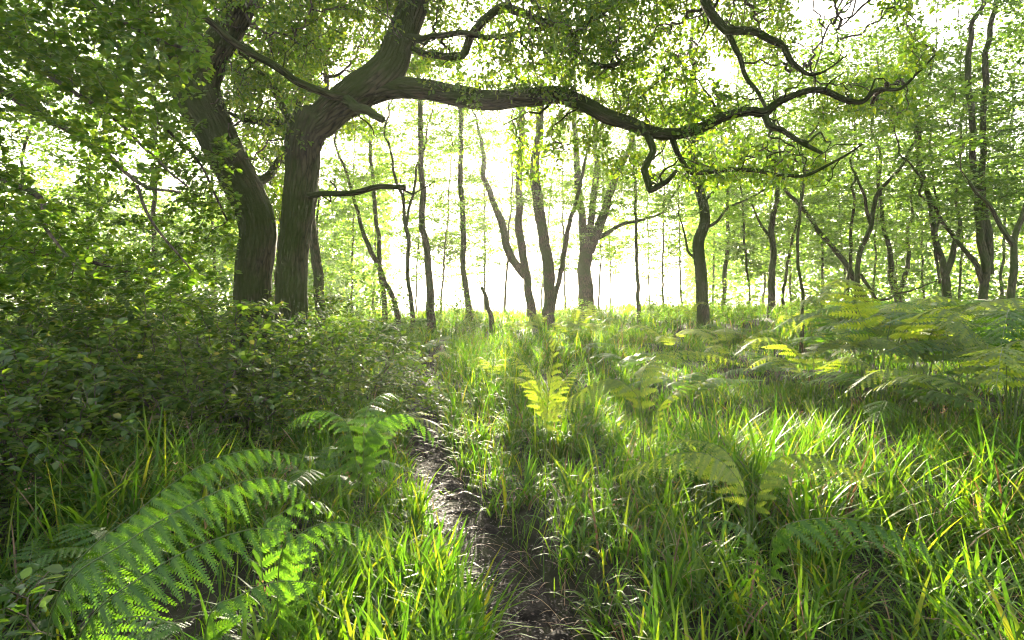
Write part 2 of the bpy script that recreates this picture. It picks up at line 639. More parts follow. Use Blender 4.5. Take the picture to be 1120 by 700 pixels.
o = new_obj("path", mesh_np("path", p3.reshape(-1, 3), Qp, None, [M['path']], smooth_=True))
tag(o, "narrow dark muddy footpath winding through the grass", "path", kind='structure')


# ------------------------------------------------------------------ grass
def blades(root, az, L, w, t0, bend, seg=5, twist=0.0):
    n = len(root)
    V = np.zeros((n, seg + 1, 2, 3))
    pos = root.copy()
    ca, sa = np.cos(az), np.sin(az)
    sx, sy = -np.sin(az + twist), np.cos(az + twist)
    prof = np.array([0.65, 1.0, 1.0, 0.85, 0.55, 0.06]) if seg == 5 else np.linspace(1, .06, seg + 1)
    for k in range(seg + 1):
        hw = (w * prof[k] * 0.5)[:, None]
        s = np.stack([sx, sy, np.zeros(n)], -1)
        V[:, k, 0] = pos - s * hw
        V[:, k, 1] = pos + s * hw
        th = t0 + bend * ((k + .5) / seg) ** 1.4
        st = (L / seg)[:, None]
        pos = pos + st * np.stack([np.sin(th) * ca, np.sin(th) * sa, np.cos(th)], -1)
    b = np.arange(n)[:, None, None] * (2 * (seg + 1)) + np.arange(seg)[None, :, None] * 2
    Q = (b + np.array([0, 1, 3, 2])).reshape(-1, 4)
    return V.reshape(-1, 3), Q


def wedge(n, y0, y1, q, pad=1.5):
    """Random ground points inside what the camera sees, with a margin."""
    y = np.sqrt(q.uniform(y0 ** 2, y1 ** 2, n))
    x = q.uniform(-1, 1, n) * (0.98 * y + pad)
    return x, y


BUSH_SPOTS = [(-4.4, 5.0, 1.5), (-2.9, 5.3, 1.1), (-3.6, 3.7, .9), (-2.1, 6.6, .9), (-4.9, 7.6, 1.4), (-3.0, 8.2, .9)]


# the grass lies lower round the big ferns
LOW_GRASS = [(-1.4, 2.2, .9, .6), (-.8, 1.85, .4, .55), (-1.0, 1.45, .6, .7), (.55, 2.55, .4, .35), (1.15, 2.6, .5, .35), (.75, 3.5, .5, .35), (1.1, 1.95, .5, .4), (.15, 4.5, .4, .4), (-.75, 3.1, .4, .5)]


BARE_GROUND = [(-1.4, 1.95, .45), (-1.45, 2.5, .45)]


def in_bush(x, y):
    m = np.zeros(np.shape(x), bool)
    for bx, by, br in BARE_GROUND:
        m |= np.hypot(x - bx, y - by) < br
    for bx, by, br in BUSH_SPOTS:
        m |= np.hypot(x - bx, y - by) < br * .8
    return m


def make_grass():
    q = np.random.default_rng(11)
    acc, dry = Acc(), Acc()
    for y0, y1, ntuft, per, wmul in ((0.9, 4, 700, 26, 1.0), (4, 8, 1500, 22, 1.0), (8, 15, 2600, 16, 1.4), (15, 33, 5200, 11, 2.4)):
        x, y = wedge(ntuft, y0, y1, q)
        dens = 0.5 + 0.5 * nz_a(np.stack([x * 1.2, y * 1.2, x * 0], -1))
        pd = path_dist(x, y) if y0 < 15 else np.full(len(x), 9.)
        keep = (pd > 0.045) & ~(in_bush(x, y)) & (q.random(len(x)) < 0.55 + 0.5 * np.clip(dens, 0, 1))
        x, y, pd, dens = x[keep], y[keep], pd[keep], dens[keep]
        n = len(x) * per
        k = np.repeat(np.arange(len(x)), per)
        spread = 0.05 * np.sqrt(wmul)
        rx, ry = x[k] + q.normal(size=n) * spread, y[k] + q.normal(size=n) * spread
        ok = (path_dist(rx, ry) > 0.025) if y0 < 15 else np.ones(n, bool)
        k, rx, ry = k[ok], rx[ok], ry[ok]
        n = len(k)
        rz = (height(rx, ry) if y0 < 15 else height(rx, ry, False)) - 0.02
        az = q.uniform(0, 6.283, n)
        size = (0.75 + 0.5 * np.clip(dens[k], -.6, 1)) * np.clip(0.55 + pd[k] * 0.9, 0.55, 1.05)
        L = size * q.uniform(0.27, 0.66 if y0 < 4 else .58, n)
        bank = smooth((rx - 1.2) / 1.5) * smooth((ry - 4.6) / 1.2) * smooth((13 - ry) / 2)
        low = np.zeros(n)
        for gx, gy, gr, gs in LOW_GRASS:
            low = np.maximum(low, gs * smooth(1.6 - np.hypot(rx - gx, ry - gy) / gr))
        L = L * (1 - .58 * bank) * (1 - low)
        w = (0.006 + .0135 * q.random(n) ** 1.5) * wmul * (1.1 if y0 < 1 else 1)
        t0 = np.abs(q.normal(size=n)) * 0.28 + 0.05
        bend = 0.25 + 2.3 * q.random(n) ** 1.1
        isdry = q.random(n) < 0.07
        root = np.stack([rx, ry, rz], -1)
        for m, a in ((~isdry, acc), (isdry, dry)):
            V, Q = blades(root[m], az[m], L[m], w[m] * (1 if a is acc else .7), t0[m], bend[m] * (1 if a is acc else 1.25), twist=q.normal(size=m.sum()) * .5)
            a.add(V, Q)
        # low understorey of finer blades so that the soil rarely shows
        n2 = ntuft * per // 3
        x, y = wedge(n2, y0, y1, q)
        ok = ((path_dist(x, y) > 0.02) if y0 < 15 else np.ones(n2, bool))
        x, y = x[ok], y[ok]
        n2 = len(x)
        rz = (height(x, y) if y0 < 15 else height(x, y, False)) - 0.01
        V, Q = blades(np.stack([x, y, rz], -1), q.uniform(0, 6.283, n2), q.uniform(.12, .3, n2), q.uniform(.004, .009, n2) * wmul,
                      np.abs(q.normal(size=n2)) * .45, q.uniform(.2, 1.6, n2))
        acc.add(V, Q)
    # broad sunny blades left of the path, near the camera
    x = q.uniform(-.95, -.12, 150); y = q.uniform(1.45, 3.0, 150)
    ok = path_dist(x, y) > 0.03
    x, y = x[ok], y[ok]
    k = np.repeat(np.arange(len(x)), 9)
    n = len(k)
    rx, ry = x[k] + q.normal(size=n) * .03, y[k] + q.normal(size=n) * .03
    V, Q = blades(np.stack([rx, ry, height(rx, ry) - .02], -1), q.uniform(0, 6.283, n), q.uniform(.25, .52, n), q.uniform(.011, .021, n),
                  np.abs(q.normal(size=n)) * .2 + .05, q.uniform(.3, 1.7, n), twist=q.normal(size=n) * .4)
    acc.add(V, Q)
    # dead blades hanging over the edge of the path
    s = q.integers(0, len(PATHC), 420)
    sg = np.where(q.random(420) < .5, -1, 1)
    t = np.gradient(PATHC[:, :2], axis=0); t = unit(t)
    off = PATHC[s, 2] + q.uniform(0.0, .10, 420)
    rx = PATHC[s, 0] + sg * off * t[s, 1] + q.normal(size=420) * .05
    ry = PATHC[s, 1] - sg * off * t[s, 0] + q.normal(size=420) * .08
    az = np.arctan2(sg * t[s, 0], -sg * t[s, 1]) + q.normal(size=420) * .9
    V, Q = blades(np.stack([rx, ry, height(rx, ry) + .01], -1), az, q.uniform(.10, .24, 420), q.uniform(.003, .007, 420),
                  q.uniform(.5, 1.2, 420), q.uniform(.5, 1.4, 420))
    dry.add(V, Q)
    o = new_obj("grass", acc.mesh("grass", M['grass']))
    tag(o, "long arching green grass covering the woodland floor", "grass", kind='stuff')
    o = new_obj("dry_grass", dry.mesh("dry_grass", M['dry_grass']))
    tag(o, "withered straw coloured blades among the green grass", "dry grass", kind='stuff')
    # brown seed heads of the wood rush
    sh = Acc()
    n = 1500
    x, y = wedge(n, 1.8, 14, q)
    ok = (path_dist(x, y) > .05) & ~in_bush(x, y) & ((nz_a(np.stack([x, y, x * 0 + 3], -1)) > .2) | (q.random(n) < .25))
    x, y = x[ok], y[ok]
    n = len(x)
    L = q.uniform(.4, .62, n)
    az = q.uniform(0, 6.283, n); t0 = np.abs(q.normal(size=n)) * .15
    root = np.stack([x, y, height(x, y)], -1)
    V, Q = blades(root, az, L, np.full(n, .0025), t0, np.full(n, .5), seg=5)
    sh.add(V, Q)
    tip = V.reshape(n, 6, 2, 3)[:, 5].mean(1)
    k = np.repeat(np.arange(n), 9)
    C = tip[k] + q.normal(size=(n * 9, 3)) * .016
    V, Q = leaf_arrays(C, q.normal(size=(n * 9, 3)) + np.array([0, 0, .6]), q.normal(size=(n * 9, 3)), q.uniform(.008, .018, n * 9), q.uniform(.004, .008, n * 9))
    sh.add(V, Q)
    o = new_obj("grass_seed_heads", sh.mesh("grass_seed_heads", M['seed']))
    tag(o, "brown wood rush seed heads on thin stems among the grass", "grass", kind='stuff')
    # litter on the path
    n = 5200
    s = q.integers(0, len(PATHC), n)
    off = np.clip(q.normal(size=n) * .6, -1.1, 1.1) * (PATHC[s, 2] + .04)
    rx = PATHC[s, 0] + off * t[s, 1] + q.normal(size=n) * .05
    ry = PATHC[s, 1] - off * t[s, 0] + q.normal(size=n) * .08
    m_ = 500
    rx = np.concatenate([rx, q.uniform(-2.2, -.6, m_)]); ry = np.concatenate([ry, q.uniform(1.3, 3.0, m_)])
    n += m_
    C = np.stack([rx, ry, height(rx, ry) + q.uniform(.015, .04, n)], -1)
    V, Q = leaf_arrays(C, q.normal(size=(n, 3)) * np.array([1, 1, .25]), q.normal(size=(n, 3)) * .35 + np.array([0, 0, 1]), q.uniform(.010, .025, n) * np.where(q.random(n) < .12, 2.2, 1),
                       q.uniform(.005, .013, n), droop=-.2)
    lt = Acc(); lt.add(V, Q)
    o = new_obj("leaf_litter", lt.mesh("leaf_litter", M['litter']))
    tag(o, "dead leaf scraps and twigs trodden into the muddy path", "leaf litter", kind='stuff')


make_grass()


# ------------------------------------------------------------------ ferns
def frond_arrays(P, s0=.2, Lp=.2, pairs=22, pins=12, droop=.35, ang=.5, seed=0, flop=0.0, hang=.25):
    q = np.random.default_rng(seed)
    P = np.asarray(P, float)
    Ls = np.concatenate([[0], np.cumsum(np.linalg.norm(np.diff(P, axis=0), axis=1))])
    tot = Ls[-1]
    s = s0 + (0.985 - s0) * np.linspace(0, 1, pairs) ** .9
    pos = np.stack([np.interp(s * tot, Ls, P[:, k]) for k in range(3)], -1)
    pos2 = np.stack([np.interp(np.minimum(s + .02, 1.0) * tot, Ls, P[:, k]) for k in range(3)], -1)
    pos1 = np.stack([np.interp((s - .02) * tot, Ls, P[:, k]) for k in range(3)], -1)
    t = unit(pos2 - pos1)
    hz = unit((P[-1] - P[0]) * np.array([1, 1, 0]))
    sref = np.cross(hz, [0, 0, 1.0])
    side = unit(sref[None] - t * (t @ sref)[:, None])
    if flop:
        nrm0 = np.cross(side, t)
        side = unit(side * math.cos(flop) + nrm0 * math.sin(flop))
    nrm = np.cross(side, t)
    u = (s - s0) / (1 - s0)
    l = Lp * np.minimum(1, .5 + u * 2.4) * (1 - u) ** .75 + .006
    acc = Acc()
    gap = tot * (1 - s0) / pairs
    for k in range(pairs):
        for sg in (-1, 1):
            sk = sg * side[k] * math.cos(hang) - nrm[k] * math.sin(hang)
            nk = np.cross(sk, t[k]) * sg
            if q.random() < .04:
                continue
            a = ang + .25 * u[k] + q.normal() * .07
            ll = l[k] * q.uniform(.78, 1.1)
            dir0 = sk * math.cos(a) + t[k] * math.sin(a)
            m = max(4, int(round(pins * (ll / Lp) ** .55)))
            qq = (np.arange(m) + .5) / m
            dv = np.array([0, 0, -1.0])
            dr = droop * q.uniform(.7, 1.3)
            pp = pos[k] + dir0 * ll * qq[:, None] + dv * ll * dr * (qq ** 1.8)[:, None]
            pd = unit(dir0[None] + dv[None] * dr * 1.8 * (qq ** .8)[:, None])
            ps = unit(np.cross(pd, nk[None] + q.normal(size=3) * .1))
            w = ll / m * .92
            lp = (min(.26 * ll, .60 * gap * (1 - .5 * u[k])) * (1 - qq) ** .5 * np.minimum(1, .8 + qq * 2) + .25 * w)[:, None]
            for s2 in (-1, 1):
                dn = unit(s2 * ps + pd * .42 + np.array([0, 0, -.12]))
                V = np.stack([pp - pd * w * .5, pp + dn * lp * .8 - pd * w * .36, pp + dn * lp + pd * w * .08, pp + pd * w * .48 + dn * lp * .18], 1)
                acc.add(V.reshape(-1, 3), (np.arange(m)[:, None] * 4 + np.arange(4)[None]))
            # midrib
            e = np.vstack([pos[k][None], pp])
            mw = np.vstack([ps[:1], ps]) * np.concatenate([lp[:1], lp]) * .24 * np.linspace(1, .5, m + 1)[:, None]
            acc.add(np.stack([e - mw, e + mw], 1).reshape(-1, 3), (np.arange(len(e) - 1)[:, None] * 2 + np.array([[0, 1, 3, 2]])))
    rs = np.array([0, 0, .0015])
    acc.add(np.stack([P - rs, P + rs], 1).reshape(-1, 3), (np.arange(len(P) - 1)[:, None] * 2 + np.array([[0, 1, 3, 2]])))
    return acc, P


def add_frond(parent, P, origin, mat='fern_leaf', stalk_r=.0028, **kw):
    acc, P = frond_arrays(P, **kw)
    f = new_obj("frond", acc.mesh("frond", M[mat], origin=origin), parent)
    r = np.linspace(stalk_r, stalk_r * .25, len(P))
    st = new_obj("stalk", tubes_mesh("stalk", [tube(P, r, 6)], M['stalk'], origin), f)
    return f


def proto_fern(name, nfr, L, mat, seed, pins=11, pairs=15, lift=.75):
    q = np.random.default_rng(seed)
    root = thing(name, None, 'fern')
    for k in range(nfr):
        az = k / nfr * 6.283 + q.uniform(-.35, .35)
        ll = L * q.uniform(.75, 1.1)
        d = np.array([math.cos(az), math.sin(az), 0])
        up = np.array([0, 0, 1.0])
        li = lift * q.uniform(.8, 1.15)
        sw = np.array([-d[1], d[0], 0]) * q.normal() * .15 * ll
        pts = [d * .02, d * .08 * ll + up * ll * .40 * li / .75, d * .26 * ll + up * ll * .66 * li / .75, d * .62 * ll + sw * .5 + up * ll * (.74 + q.uniform(-.08, .08)) * li / .75,
               d * 1.02 * ll + sw + up * ll * (.60 + q.uniform(-.16, .12)) * li / .75]
        add_frond(root, catmull(pts, 6), np.zeros(3), mat, stalk_r=.004, Lp=ll * .30, s0=.36, pairs=pairs, pins=pins, droop=.22, hang=.15, seed=seed * 31 + k)
    return root


PROTO = {
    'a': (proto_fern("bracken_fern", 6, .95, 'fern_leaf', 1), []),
    'b': (proto_fern("bracken_fern", 5, 1.0, 'sunlit_fern_leaf', 2), []),
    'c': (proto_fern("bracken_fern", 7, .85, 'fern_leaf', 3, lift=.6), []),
    'd': (proto_fern("bracken_fern", 4, .9, 'sunlit_fern_leaf', 4, lift=.9), []),
}


def place_fern(kind, px, D, scale, rz, label, group=None, sink=0.02):
    root, used = PROTO[kind]
    o = root if not used else copy_tree(root)
    used.append(o)
    x = float(at(px, 330, D)[0])
    o.location = (x, D, float(height(np.array(x), np.array(D))) - sink)
    o.rotation_euler = (0, 0, rz)
    o.scale = (scale * (1.65 if px > 930 else 1.25),) * 3 if px > 640 and 4 < D < 11 else (scale,) * 3
    tag(o, label, 'fern', group)
    return o


def traced_fern(name, label, base, fronds, mat='fern_leaf'):
    """A fern whose fronds follow the photograph; base = (px, D) of the crown on the ground."""
    x = float(at(base[0], 330, base[1])[0])
    z = float(height(np.array(x), np.array(base[1])))
    b = np.array([x, base[1], z])
    root = thing(name, label, 'fern', b)
    for k, f in enumerate(fronds):
        kw = dict(f[1]) if len(f) > 1 else {}
        P = [at(*p) for p in f[0]]
        if kw.pop('from_base', True):
            P = [b + np.array([.01 * k, 0, -.02])] + P
        add_frond(root, catmull(P, 7), b, kw.pop('mat', mat), seed=500 + k + int(base[0]), **kw)
    return root


traced_fern("fern", "large dark green fern arching across the lower left corner", (25, 1.75), [
    ([(70, 640, 1.8), (150, 560, 1.9), (215, 512, 2.0), (272, 492, 2.05), (318, 498, 2.1), (343, 516, 2.1)], dict(Lp=.20, s0=.36, pairs=25, pins=20, droop=.25, ang=.32, hang=.85)),
    ([(60, 660, 1.65), (140, 592, 1.68), (230, 541, 1.72), (285, 523, 1.76), (325, 532, 1.8), (350, 562, 1.82)], dict(Lp=.23, s0=.36, pairs=24, pins=22, droop=.25, ang=.32, hang=.85)),
    ([(90, 690, 1.55), (165, 625, 1.58), (235, 590, 1.62), (290, 578, 1.68), (335, 590, 1.7), (352, 612, 1.7)], dict(Lp=.21, s0=.34, pairs=22, pins=20, droop=.25, ang=.32, hang=.85)),
])
traced_fern("fern", "fern with a pale sunlit drooping frond beside the sunny grass blades", (300, 1.95), [
    ([(305, 620, 1.9), (330, 583, 1.9), (365, 571, 1.9), (400, 581, 1.92), (421, 603, 1.95)], dict(Lp=.19, s0=.25, pairs=18, pins=16, droop=.3, ang=.35, hang=.85)),
    ([(285, 600, 2.0), (310, 560, 2.1), (345, 548, 2.2), (372, 566, 2.3)], dict(Lp=.16, s0=.3, pairs=16, pins=14, droop=.3, hang=.6)),
])
traced_fern("fern", "dark low fern with pale frond tip at the bottom edge", (215, 1.6), [
    ([(225, 690, 1.5), (262, 652, 1.52), (305, 636, 1.55), (345, 640, 1.58), (366, 655, 1.6)], dict(Lp=.18, s0=.15, pairs=18, pins=16, droop=.3, ang=.4, hang=.6)),
    ([(205, 710, 1.45), (180, 680, 1.45), (140, 675, 1.5), (100, 690, 1.5)], dict(Lp=.15, s0=.2, pairs=20, pins=14, droop=.5)),
])
traced_fern("fern", "fern with a silvery drooping frond near the sunlit grass in the middle", (705, 3.9), [
    ([(703, 455, 3.9), (690, 425, 3.9), (667, 414, 3.9), (640, 424, 3.85), (605, 447, 3.8), (577, 470, 3.75)], dict(Lp=.25, s0=.42, pairs=19, pins=14, droop=.25, hang=.4)),
    ([(700, 430, 4), (712, 395, 4.1), (735, 384, 4.2), (775, 386, 4.3), (815, 400, 4.4)], dict(Lp=.24, s0=.35, pairs=22, pins=12, droop=.4)),
    ([(715, 460, 3.8), (740, 428, 3.7), (768, 418, 3.7), (788, 414, 3.7)], dict(Lp=.16, s0=.4, pairs=16, pins=10, droop=.4)),
], mat='sunlit_fern_leaf')
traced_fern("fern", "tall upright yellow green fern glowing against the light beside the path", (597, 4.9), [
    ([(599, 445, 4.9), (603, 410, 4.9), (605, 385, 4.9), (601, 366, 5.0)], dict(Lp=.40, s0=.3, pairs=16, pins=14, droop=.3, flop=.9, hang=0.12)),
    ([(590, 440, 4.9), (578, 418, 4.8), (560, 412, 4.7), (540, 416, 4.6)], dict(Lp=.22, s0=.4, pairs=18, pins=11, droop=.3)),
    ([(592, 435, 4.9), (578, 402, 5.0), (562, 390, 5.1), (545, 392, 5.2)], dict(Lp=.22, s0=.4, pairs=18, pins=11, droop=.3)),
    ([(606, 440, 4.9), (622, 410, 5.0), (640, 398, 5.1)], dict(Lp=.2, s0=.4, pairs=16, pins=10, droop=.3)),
], mat='sunlit_fern_leaf')
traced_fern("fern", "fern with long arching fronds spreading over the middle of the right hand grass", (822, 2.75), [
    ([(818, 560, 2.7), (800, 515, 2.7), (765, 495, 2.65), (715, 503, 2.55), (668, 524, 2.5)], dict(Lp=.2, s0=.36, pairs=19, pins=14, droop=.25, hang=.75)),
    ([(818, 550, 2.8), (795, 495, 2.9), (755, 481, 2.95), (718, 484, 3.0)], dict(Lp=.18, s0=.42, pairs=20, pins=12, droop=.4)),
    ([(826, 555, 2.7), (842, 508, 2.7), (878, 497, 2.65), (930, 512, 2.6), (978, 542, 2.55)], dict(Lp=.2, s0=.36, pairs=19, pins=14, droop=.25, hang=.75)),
], mat='sunlit_fern_leaf')  # lit leaf colour in place of sun falling on these fronds
traced_fern("fern", "grey green frond arching down over the grass at the lower right", (845, 2.2), [
    ([(842, 640, 2.15), (845, 590, 2.1), (870, 571, 2.05), (930, 568, 2.0), (1000, 590, 1.95), (1050, 618, 1.9), (1088, 642, 1.88)], dict(Lp=.15, s0=.3, pairs=19, pins=14, droop=.25, hang=.75)),
    ([(838, 630, 2.2), (820, 585, 2.2), (795, 570, 2.2), (770, 572, 2.2)], dict(Lp=.13, s0=.4, pairs=16, pins=10, droop=.5)),
])
traced_fern("fern", "fern with a curved frond drooping over the left edge of the path", (395, 3.4), [
    ([(398, 490, 3.4), (412, 462, 3.4), (440, 452, 3.4), (466, 468, 3.4), (480, 488, 3.4)], dict(Lp=.26, s0=.3, pairs=18, pins=14, droop=.3, hang=.7)),
    ([(385, 480, 3.4), (365, 452, 3.4), (335, 452, 3.4), (310, 470, 3.4)], dict(Lp=.24, s0=.3, pairs=22, pins=12, droop=.5)),
    ([(398, 470, 3.5), (408, 440, 3.7), (425, 430, 3.9), (445, 438, 4.1)], dict(Lp=.2, s0=.35, pairs=18, pins=11, droop=.4)),
])

FERNS = [
    ('a', 345, 3.7, .62, .3, "small fern with fine fronds below the sloping leafy bush"),
    ('b', 420, 5.0, .6, 1.3, "pale fern in the sunny grass left of the path's bend"),
    ('b', 395, 6.4, .6, 2.2, "bright fern under the white glinting branch tips"),
    ('d', 540, 8.2, .55, .7, "small upright pale fern where the path fades into grass"),
    ('c', 850, 7.6, .9, .2, "pale yellow fern lit from behind in front of the thin upright sapling"),
    ('b', 890, 6.4, .95, 1.1, "yellow green fern with tips spread over the sunny right hand grass"),
    ('a', 945, 7.2, .95, 2.0, "dark fern left of the big fern bank on the right"),
    ('b', 1035, 5.2, .8, 2.3, "light green fern at the front of the fern bank, left of the right edge ferns"),
    ('d', 965, 6.0, .9, .4, "steep bright fern in the left part of the fern bank"),
    ('b', 1085, 7.2, .95, 1.0, "bright fern in the back row of the fern bank under the two-stemmed tree"),
    ('b', 1010, 6.6, 1.05, .6, "tall green fern in the middle of the right hand fern bank"),
    ('c', 1060, 6.0, 1.1, 1.9, "broad green fern rising highest in the right hand fern bank"),
    ('a', 1115, 5.6, 1.1, 2.6, "big green fern on the right edge beneath the forked trunk"),
    ('b', 1105, 4.5, .8, 1.5, "pale fern in front of the big right edge fern"),
    ('c', 985, 5.4, .75, .9, "flat spreading fern in front of the right hand fern bank"),
    ('b', 800, 8.8, .85, 2.9, "light fern in front of the dark mossy curved tree"),
    ('a', 755, 6.7, .7, 1.2, "green fern behind the silvery drooping frond"),
    ('b', 735, 10.5, .8, .4, "pale fern left of the dark mossy curved tree's foot"),
    ('a', 690, 8.6, .65, 2.4, "small green fern in the grass below the thin straight tree"),
    ('c', 905, 9.5, .95, 2.2, "green fern under the leaning thin trunks"),
    ('a', 985, 9.8, 1.0, 1.0, "green fern at the foot of the twin forked tree"),
    ('b', 640, 13.5, .8, .2, "pale fern at the foot of the big forked oak"),
    ('a', 1040, 9.0, 1.0, .1, "green fern behind the right hand fern bank below the leaning stem"),
    ('b', 570, 15.5, .7, 2.1, "small bright fern beneath the sun between the trunks"),
    ('a', 655, 17.5, .9, 1.7, "dark fern right of the curving trunk's foot"),
    ('c', 500, 14.0, .7, 1.9, "low fern beside the straight trunk left of the sun"),
    ('b', 470, 10.5, .6, .9, "small pale fern on the left verge where the path fades"),
    ('c', 20, 2.6, .55, .4, "shaded fern at the lower left edge below the dark bush"),
    ('c', 60, 1.7, .5, 2.4, "dark shaded fern filling the bottom left corner"),
    ('c', 175, 2.05, .36, 1.2, "small shaded fern under the arching fronds of the big corner fern"),
    ('a', 120, 2.7, .5, 2.9, "dark fern between the big corner fern and the bush"),
    ('d', 870, 12.5, .8, 1.3, "upright pale fern far back under the slim two trunks"),
    ('b', 1000, 13.0, .9, .6, "light fern far back beneath the twin forked tree"),
]
for f in FERNS:
    place_fern(*f)

qf = np.random.default_rng(21)
for k in range(22):
    D = qf.uniform(11, 20)
    px = qf.uniform(520, 1110) if k % 4 else qf.uniform(400, 500)
    place_fern('abcd'[k % 4], px, D, qf.uniform(.65, .95), qf.uniform(0, 6), "small bracken fern far back in the grass between the tree trunks", "small ferns far back among the tree trunks")


# gaps in the canopy: the patches of ground (x, y, rx, ry) that the low sun reaches
SUNNY = [(-.9, 6.6, 1.3, 2.6), (.5, 6.2, 1.0, 3.6), (1.35, 4.3, .55, .9), (4.6, 5.2, 2.0, 1.1), (4.4, 7.4, 3.6, 2.2), (-.55, 2.2, .5, .7), (.3, 11.5, 2.0, 2.2), (4.5, 12, 2.0, 2.0), (-3.2, 2.5, 1.6, 1.8), (-2.0, 4.2, .9, 1.0),
         (-3.0, 5.6, 1.0, .8), (2.4, 3.0, .5, .5), (-2, 10.5, 2.5, 2)]


def sun_gaps(A, q, keep=.06):
    tz = math.tan(SUN_EL)
    y0 = A[:, 1] - (A[:, 2] - .75) / tz
    x0 = A[:, 0] - (A[:, 1] - y0) * math.tan(SUN_AZ)
    m = np.ones(len(A), bool)
    k = q.random(len(A)) < keep
    for cx, cy_, rx, ry in SUNNY:
        m &= (((x0 - cx) / (rx + .35)) ** 2 + ((y0 - cy_) / (ry + .8)) ** 2 > 1) | k
    m &= ~((y0 < -2) & (np.abs(x0) < 9)) | (q.random(len(A)) < .55)
    return A[m]


def shade_points(patch, D, n, q):
    """Where leaves D metres away stand between the low sun and a patch of ground."""
    cx, cy_, rx, ry = patch
    a, r = q.uniform(0, 6.283, n), np.sqrt(q.random(n))
    x, y = cx + np.cos(a) * r * rx, cy_ + np.sin(a) * r * ry
    Y_ = D + q.uniform(-1.5, 1.5, n)
    return np.stack([x + (Y_ - y) * math.tan(SUN_AZ), Y_, .75 + (Y_ - y) * math.tan(SUN_EL)], -1)


# ------------------------------------------------------------------ bushes of layered leafy sprays
def dome_points(n, c, r, h, q, layers=7, tilt=(0, 0)):
    """Points in a low dome gathered into tilted layers."""
    a = q.uniform(0, 6.283, n * 3); rr = np.sqrt(q.random(n * 3)); zz = q.random(n * 3) ** .7
    x, y = np.cos(a) * rr, np.sin(a) * rr
    zz = np.round(zz * layers + q.normal(size=n * 3) * .13) / layers
    ok = (x * x + y * y + zz * zz < 1) & (zz > .08)
    x, y, zz = x[ok][:n] * r, y[ok][:n] * r, zz[ok][:n] * h
    zz = zz + x * tilt[0] + y * tilt[1]
    return np.stack([c[0] + x, c[1] + y, c[2] + np.maximum(zz, .06)], -1)


def bush(name, label, x, y, r, h, natt, leaf=.055, mat='bush_leaf', per=4, seed=0, step=.07, stems=5, tilt=(0, 0), bark='twig_bark', layers=7):
    q = np.random.default_rng(seed)
    z = float(height(np.array(x), np.array(y), y < 15))
    A = dome_points(natt, (x, y, z), r, h, q, layers, tilt)
    if y > 9:
        A = sun_gaps(A, q, .25)
    b = np.stack([x + q.normal(size=stems) * r * .12, y + q.normal(size=stems) * r * .12, np.full(stems, z - .05)], -1)
    st = np.vstack([b + np.array([0, 0, k * .06]) for k in range(4)])
    P, par, n0 = colonize(st, A, step, step * 1.2, jitter=.3, seed=seed, cap=14000)
    rr, _ = branch_radii(par, n0, .0016, 2.2)
    o = np.array([x, y, z])
    root = thing(name, label, 'bush', o)
    new_obj("branchwork", branch_mesh("branchwork", P, par, rr, n0, M[bark], o, S=4), root)
    V, Q = spray_leaves(P, par, rr, n0, leaf, per, rmax=.004, seed=seed + 1, wob=.13, lift=.7)
    new_obj("foliage", mesh_np("foliage", V - o, Q, None, [M[mat]]), root)
    return root


BUSHES = [
    ("tall dark green bush at the left edge", -4.4, 5.0, 1.75, 1.68, 2900, .062),
    ("glinting leafy bush in front of the oak trunks, centre of the bush bank", -2.9, 5.4, 1.45, 1.64, 2700, .058),
    ("lowest dark bush reaching down to the shaded ferns", -3.5, 3.75, 1.15, 1.22, 2000, .055),
    ("bush sloping down towards the path with sunlit white glints", -2.0, 6.7, 1.25, 1.28, 1900, .055),
    ("high bush behind the others on the left below the hanging beech", -5.0, 7.7, 1.9, 1.75, 2000, .065),
    ("bush at the foot of the leaning mossy oak", -3.1, 8.6, 1.3, 1.65, 1300, .06),
]
for k, (lab, x, y, r, h, n, lf) in enumerate(BUSHES):
    bush("leafy_bush", lab, x, y, r, h, n, lf * 1.15, seed=40 + k, tilt=(-.10, 0))
bush("leafy_bush", "low outermost sprays of the bush bank, whitest in the sun by the path", -1.25, 7.3, .85, .55, 800, .05, seed=60, tilt=(-.25, .05))
bush("bramble", "low toothed bramble leaves at the left edge above the corner ferns", -1.72, 2.15, .42, .40, 320, .058, seed=61, per=2, step=.08)

# shrubs far back under the trees
for k, (lab, px, D, r, h, n) in enumerate([
    ("round green shrub at the foot of the straight trunk left of the sun", 492, 18, 1.1, 1.7, 620),
    ("light green shrub behind the right oak trunk", 385, 13, 1.6, 2.2, 900),
    ("pale shrub between the leaning thin tree and the oak", 418, 17, 1.3, 1.8, 650),
    ("low shrub behind the curving trunk's foot", 630, 22, 1.3, 1.2, 500),
    ("low dark shrub left of the dark mossy curved tree", 735, 18, 1.2, 1.5, 520),
    ("small shrub right of the dark mossy curved tree", 800, 17, 1.2, 1.6, 560),
    ("green shrub under the leaning thin trunks", 900, 15, 1.3, 1.6, 620),
    ("green shrub below the twin forked tree", 1000, 16, 1.5, 1.9, 700),
    ("shrub at the right edge behind the fern bank", 1100, 13, 1.4, 1.7, 650),
    ("sunlit yellow shrub left of the leaning mossy oak", 215, 13, 2.0, 3.0, 1000),
    ("tall sunlit shrub behind the hanging beech sprays", 130, 11, 2.0, 3.2, 1000),
    ("shrub far left behind the dark bush bank", 25, 11, 1.9, 2.8, 900),
]):
    x = float(at(px, 330, D)[0])
    bush("shrub", lab, x, float(D), r, h, n, .09, mat='wood_leaf', seed=80 + k, per=4, step=.14, stems=4, layers=9)

# ------------------------------------------------------------------ trees
HOLES = [(545, 190, 26), (790, 82, 28), (728, 95, 20), (1045, 12, 50), (520, 72, 14), (480, 112, 22), (395, 170, 18), (200, 135, 16)]


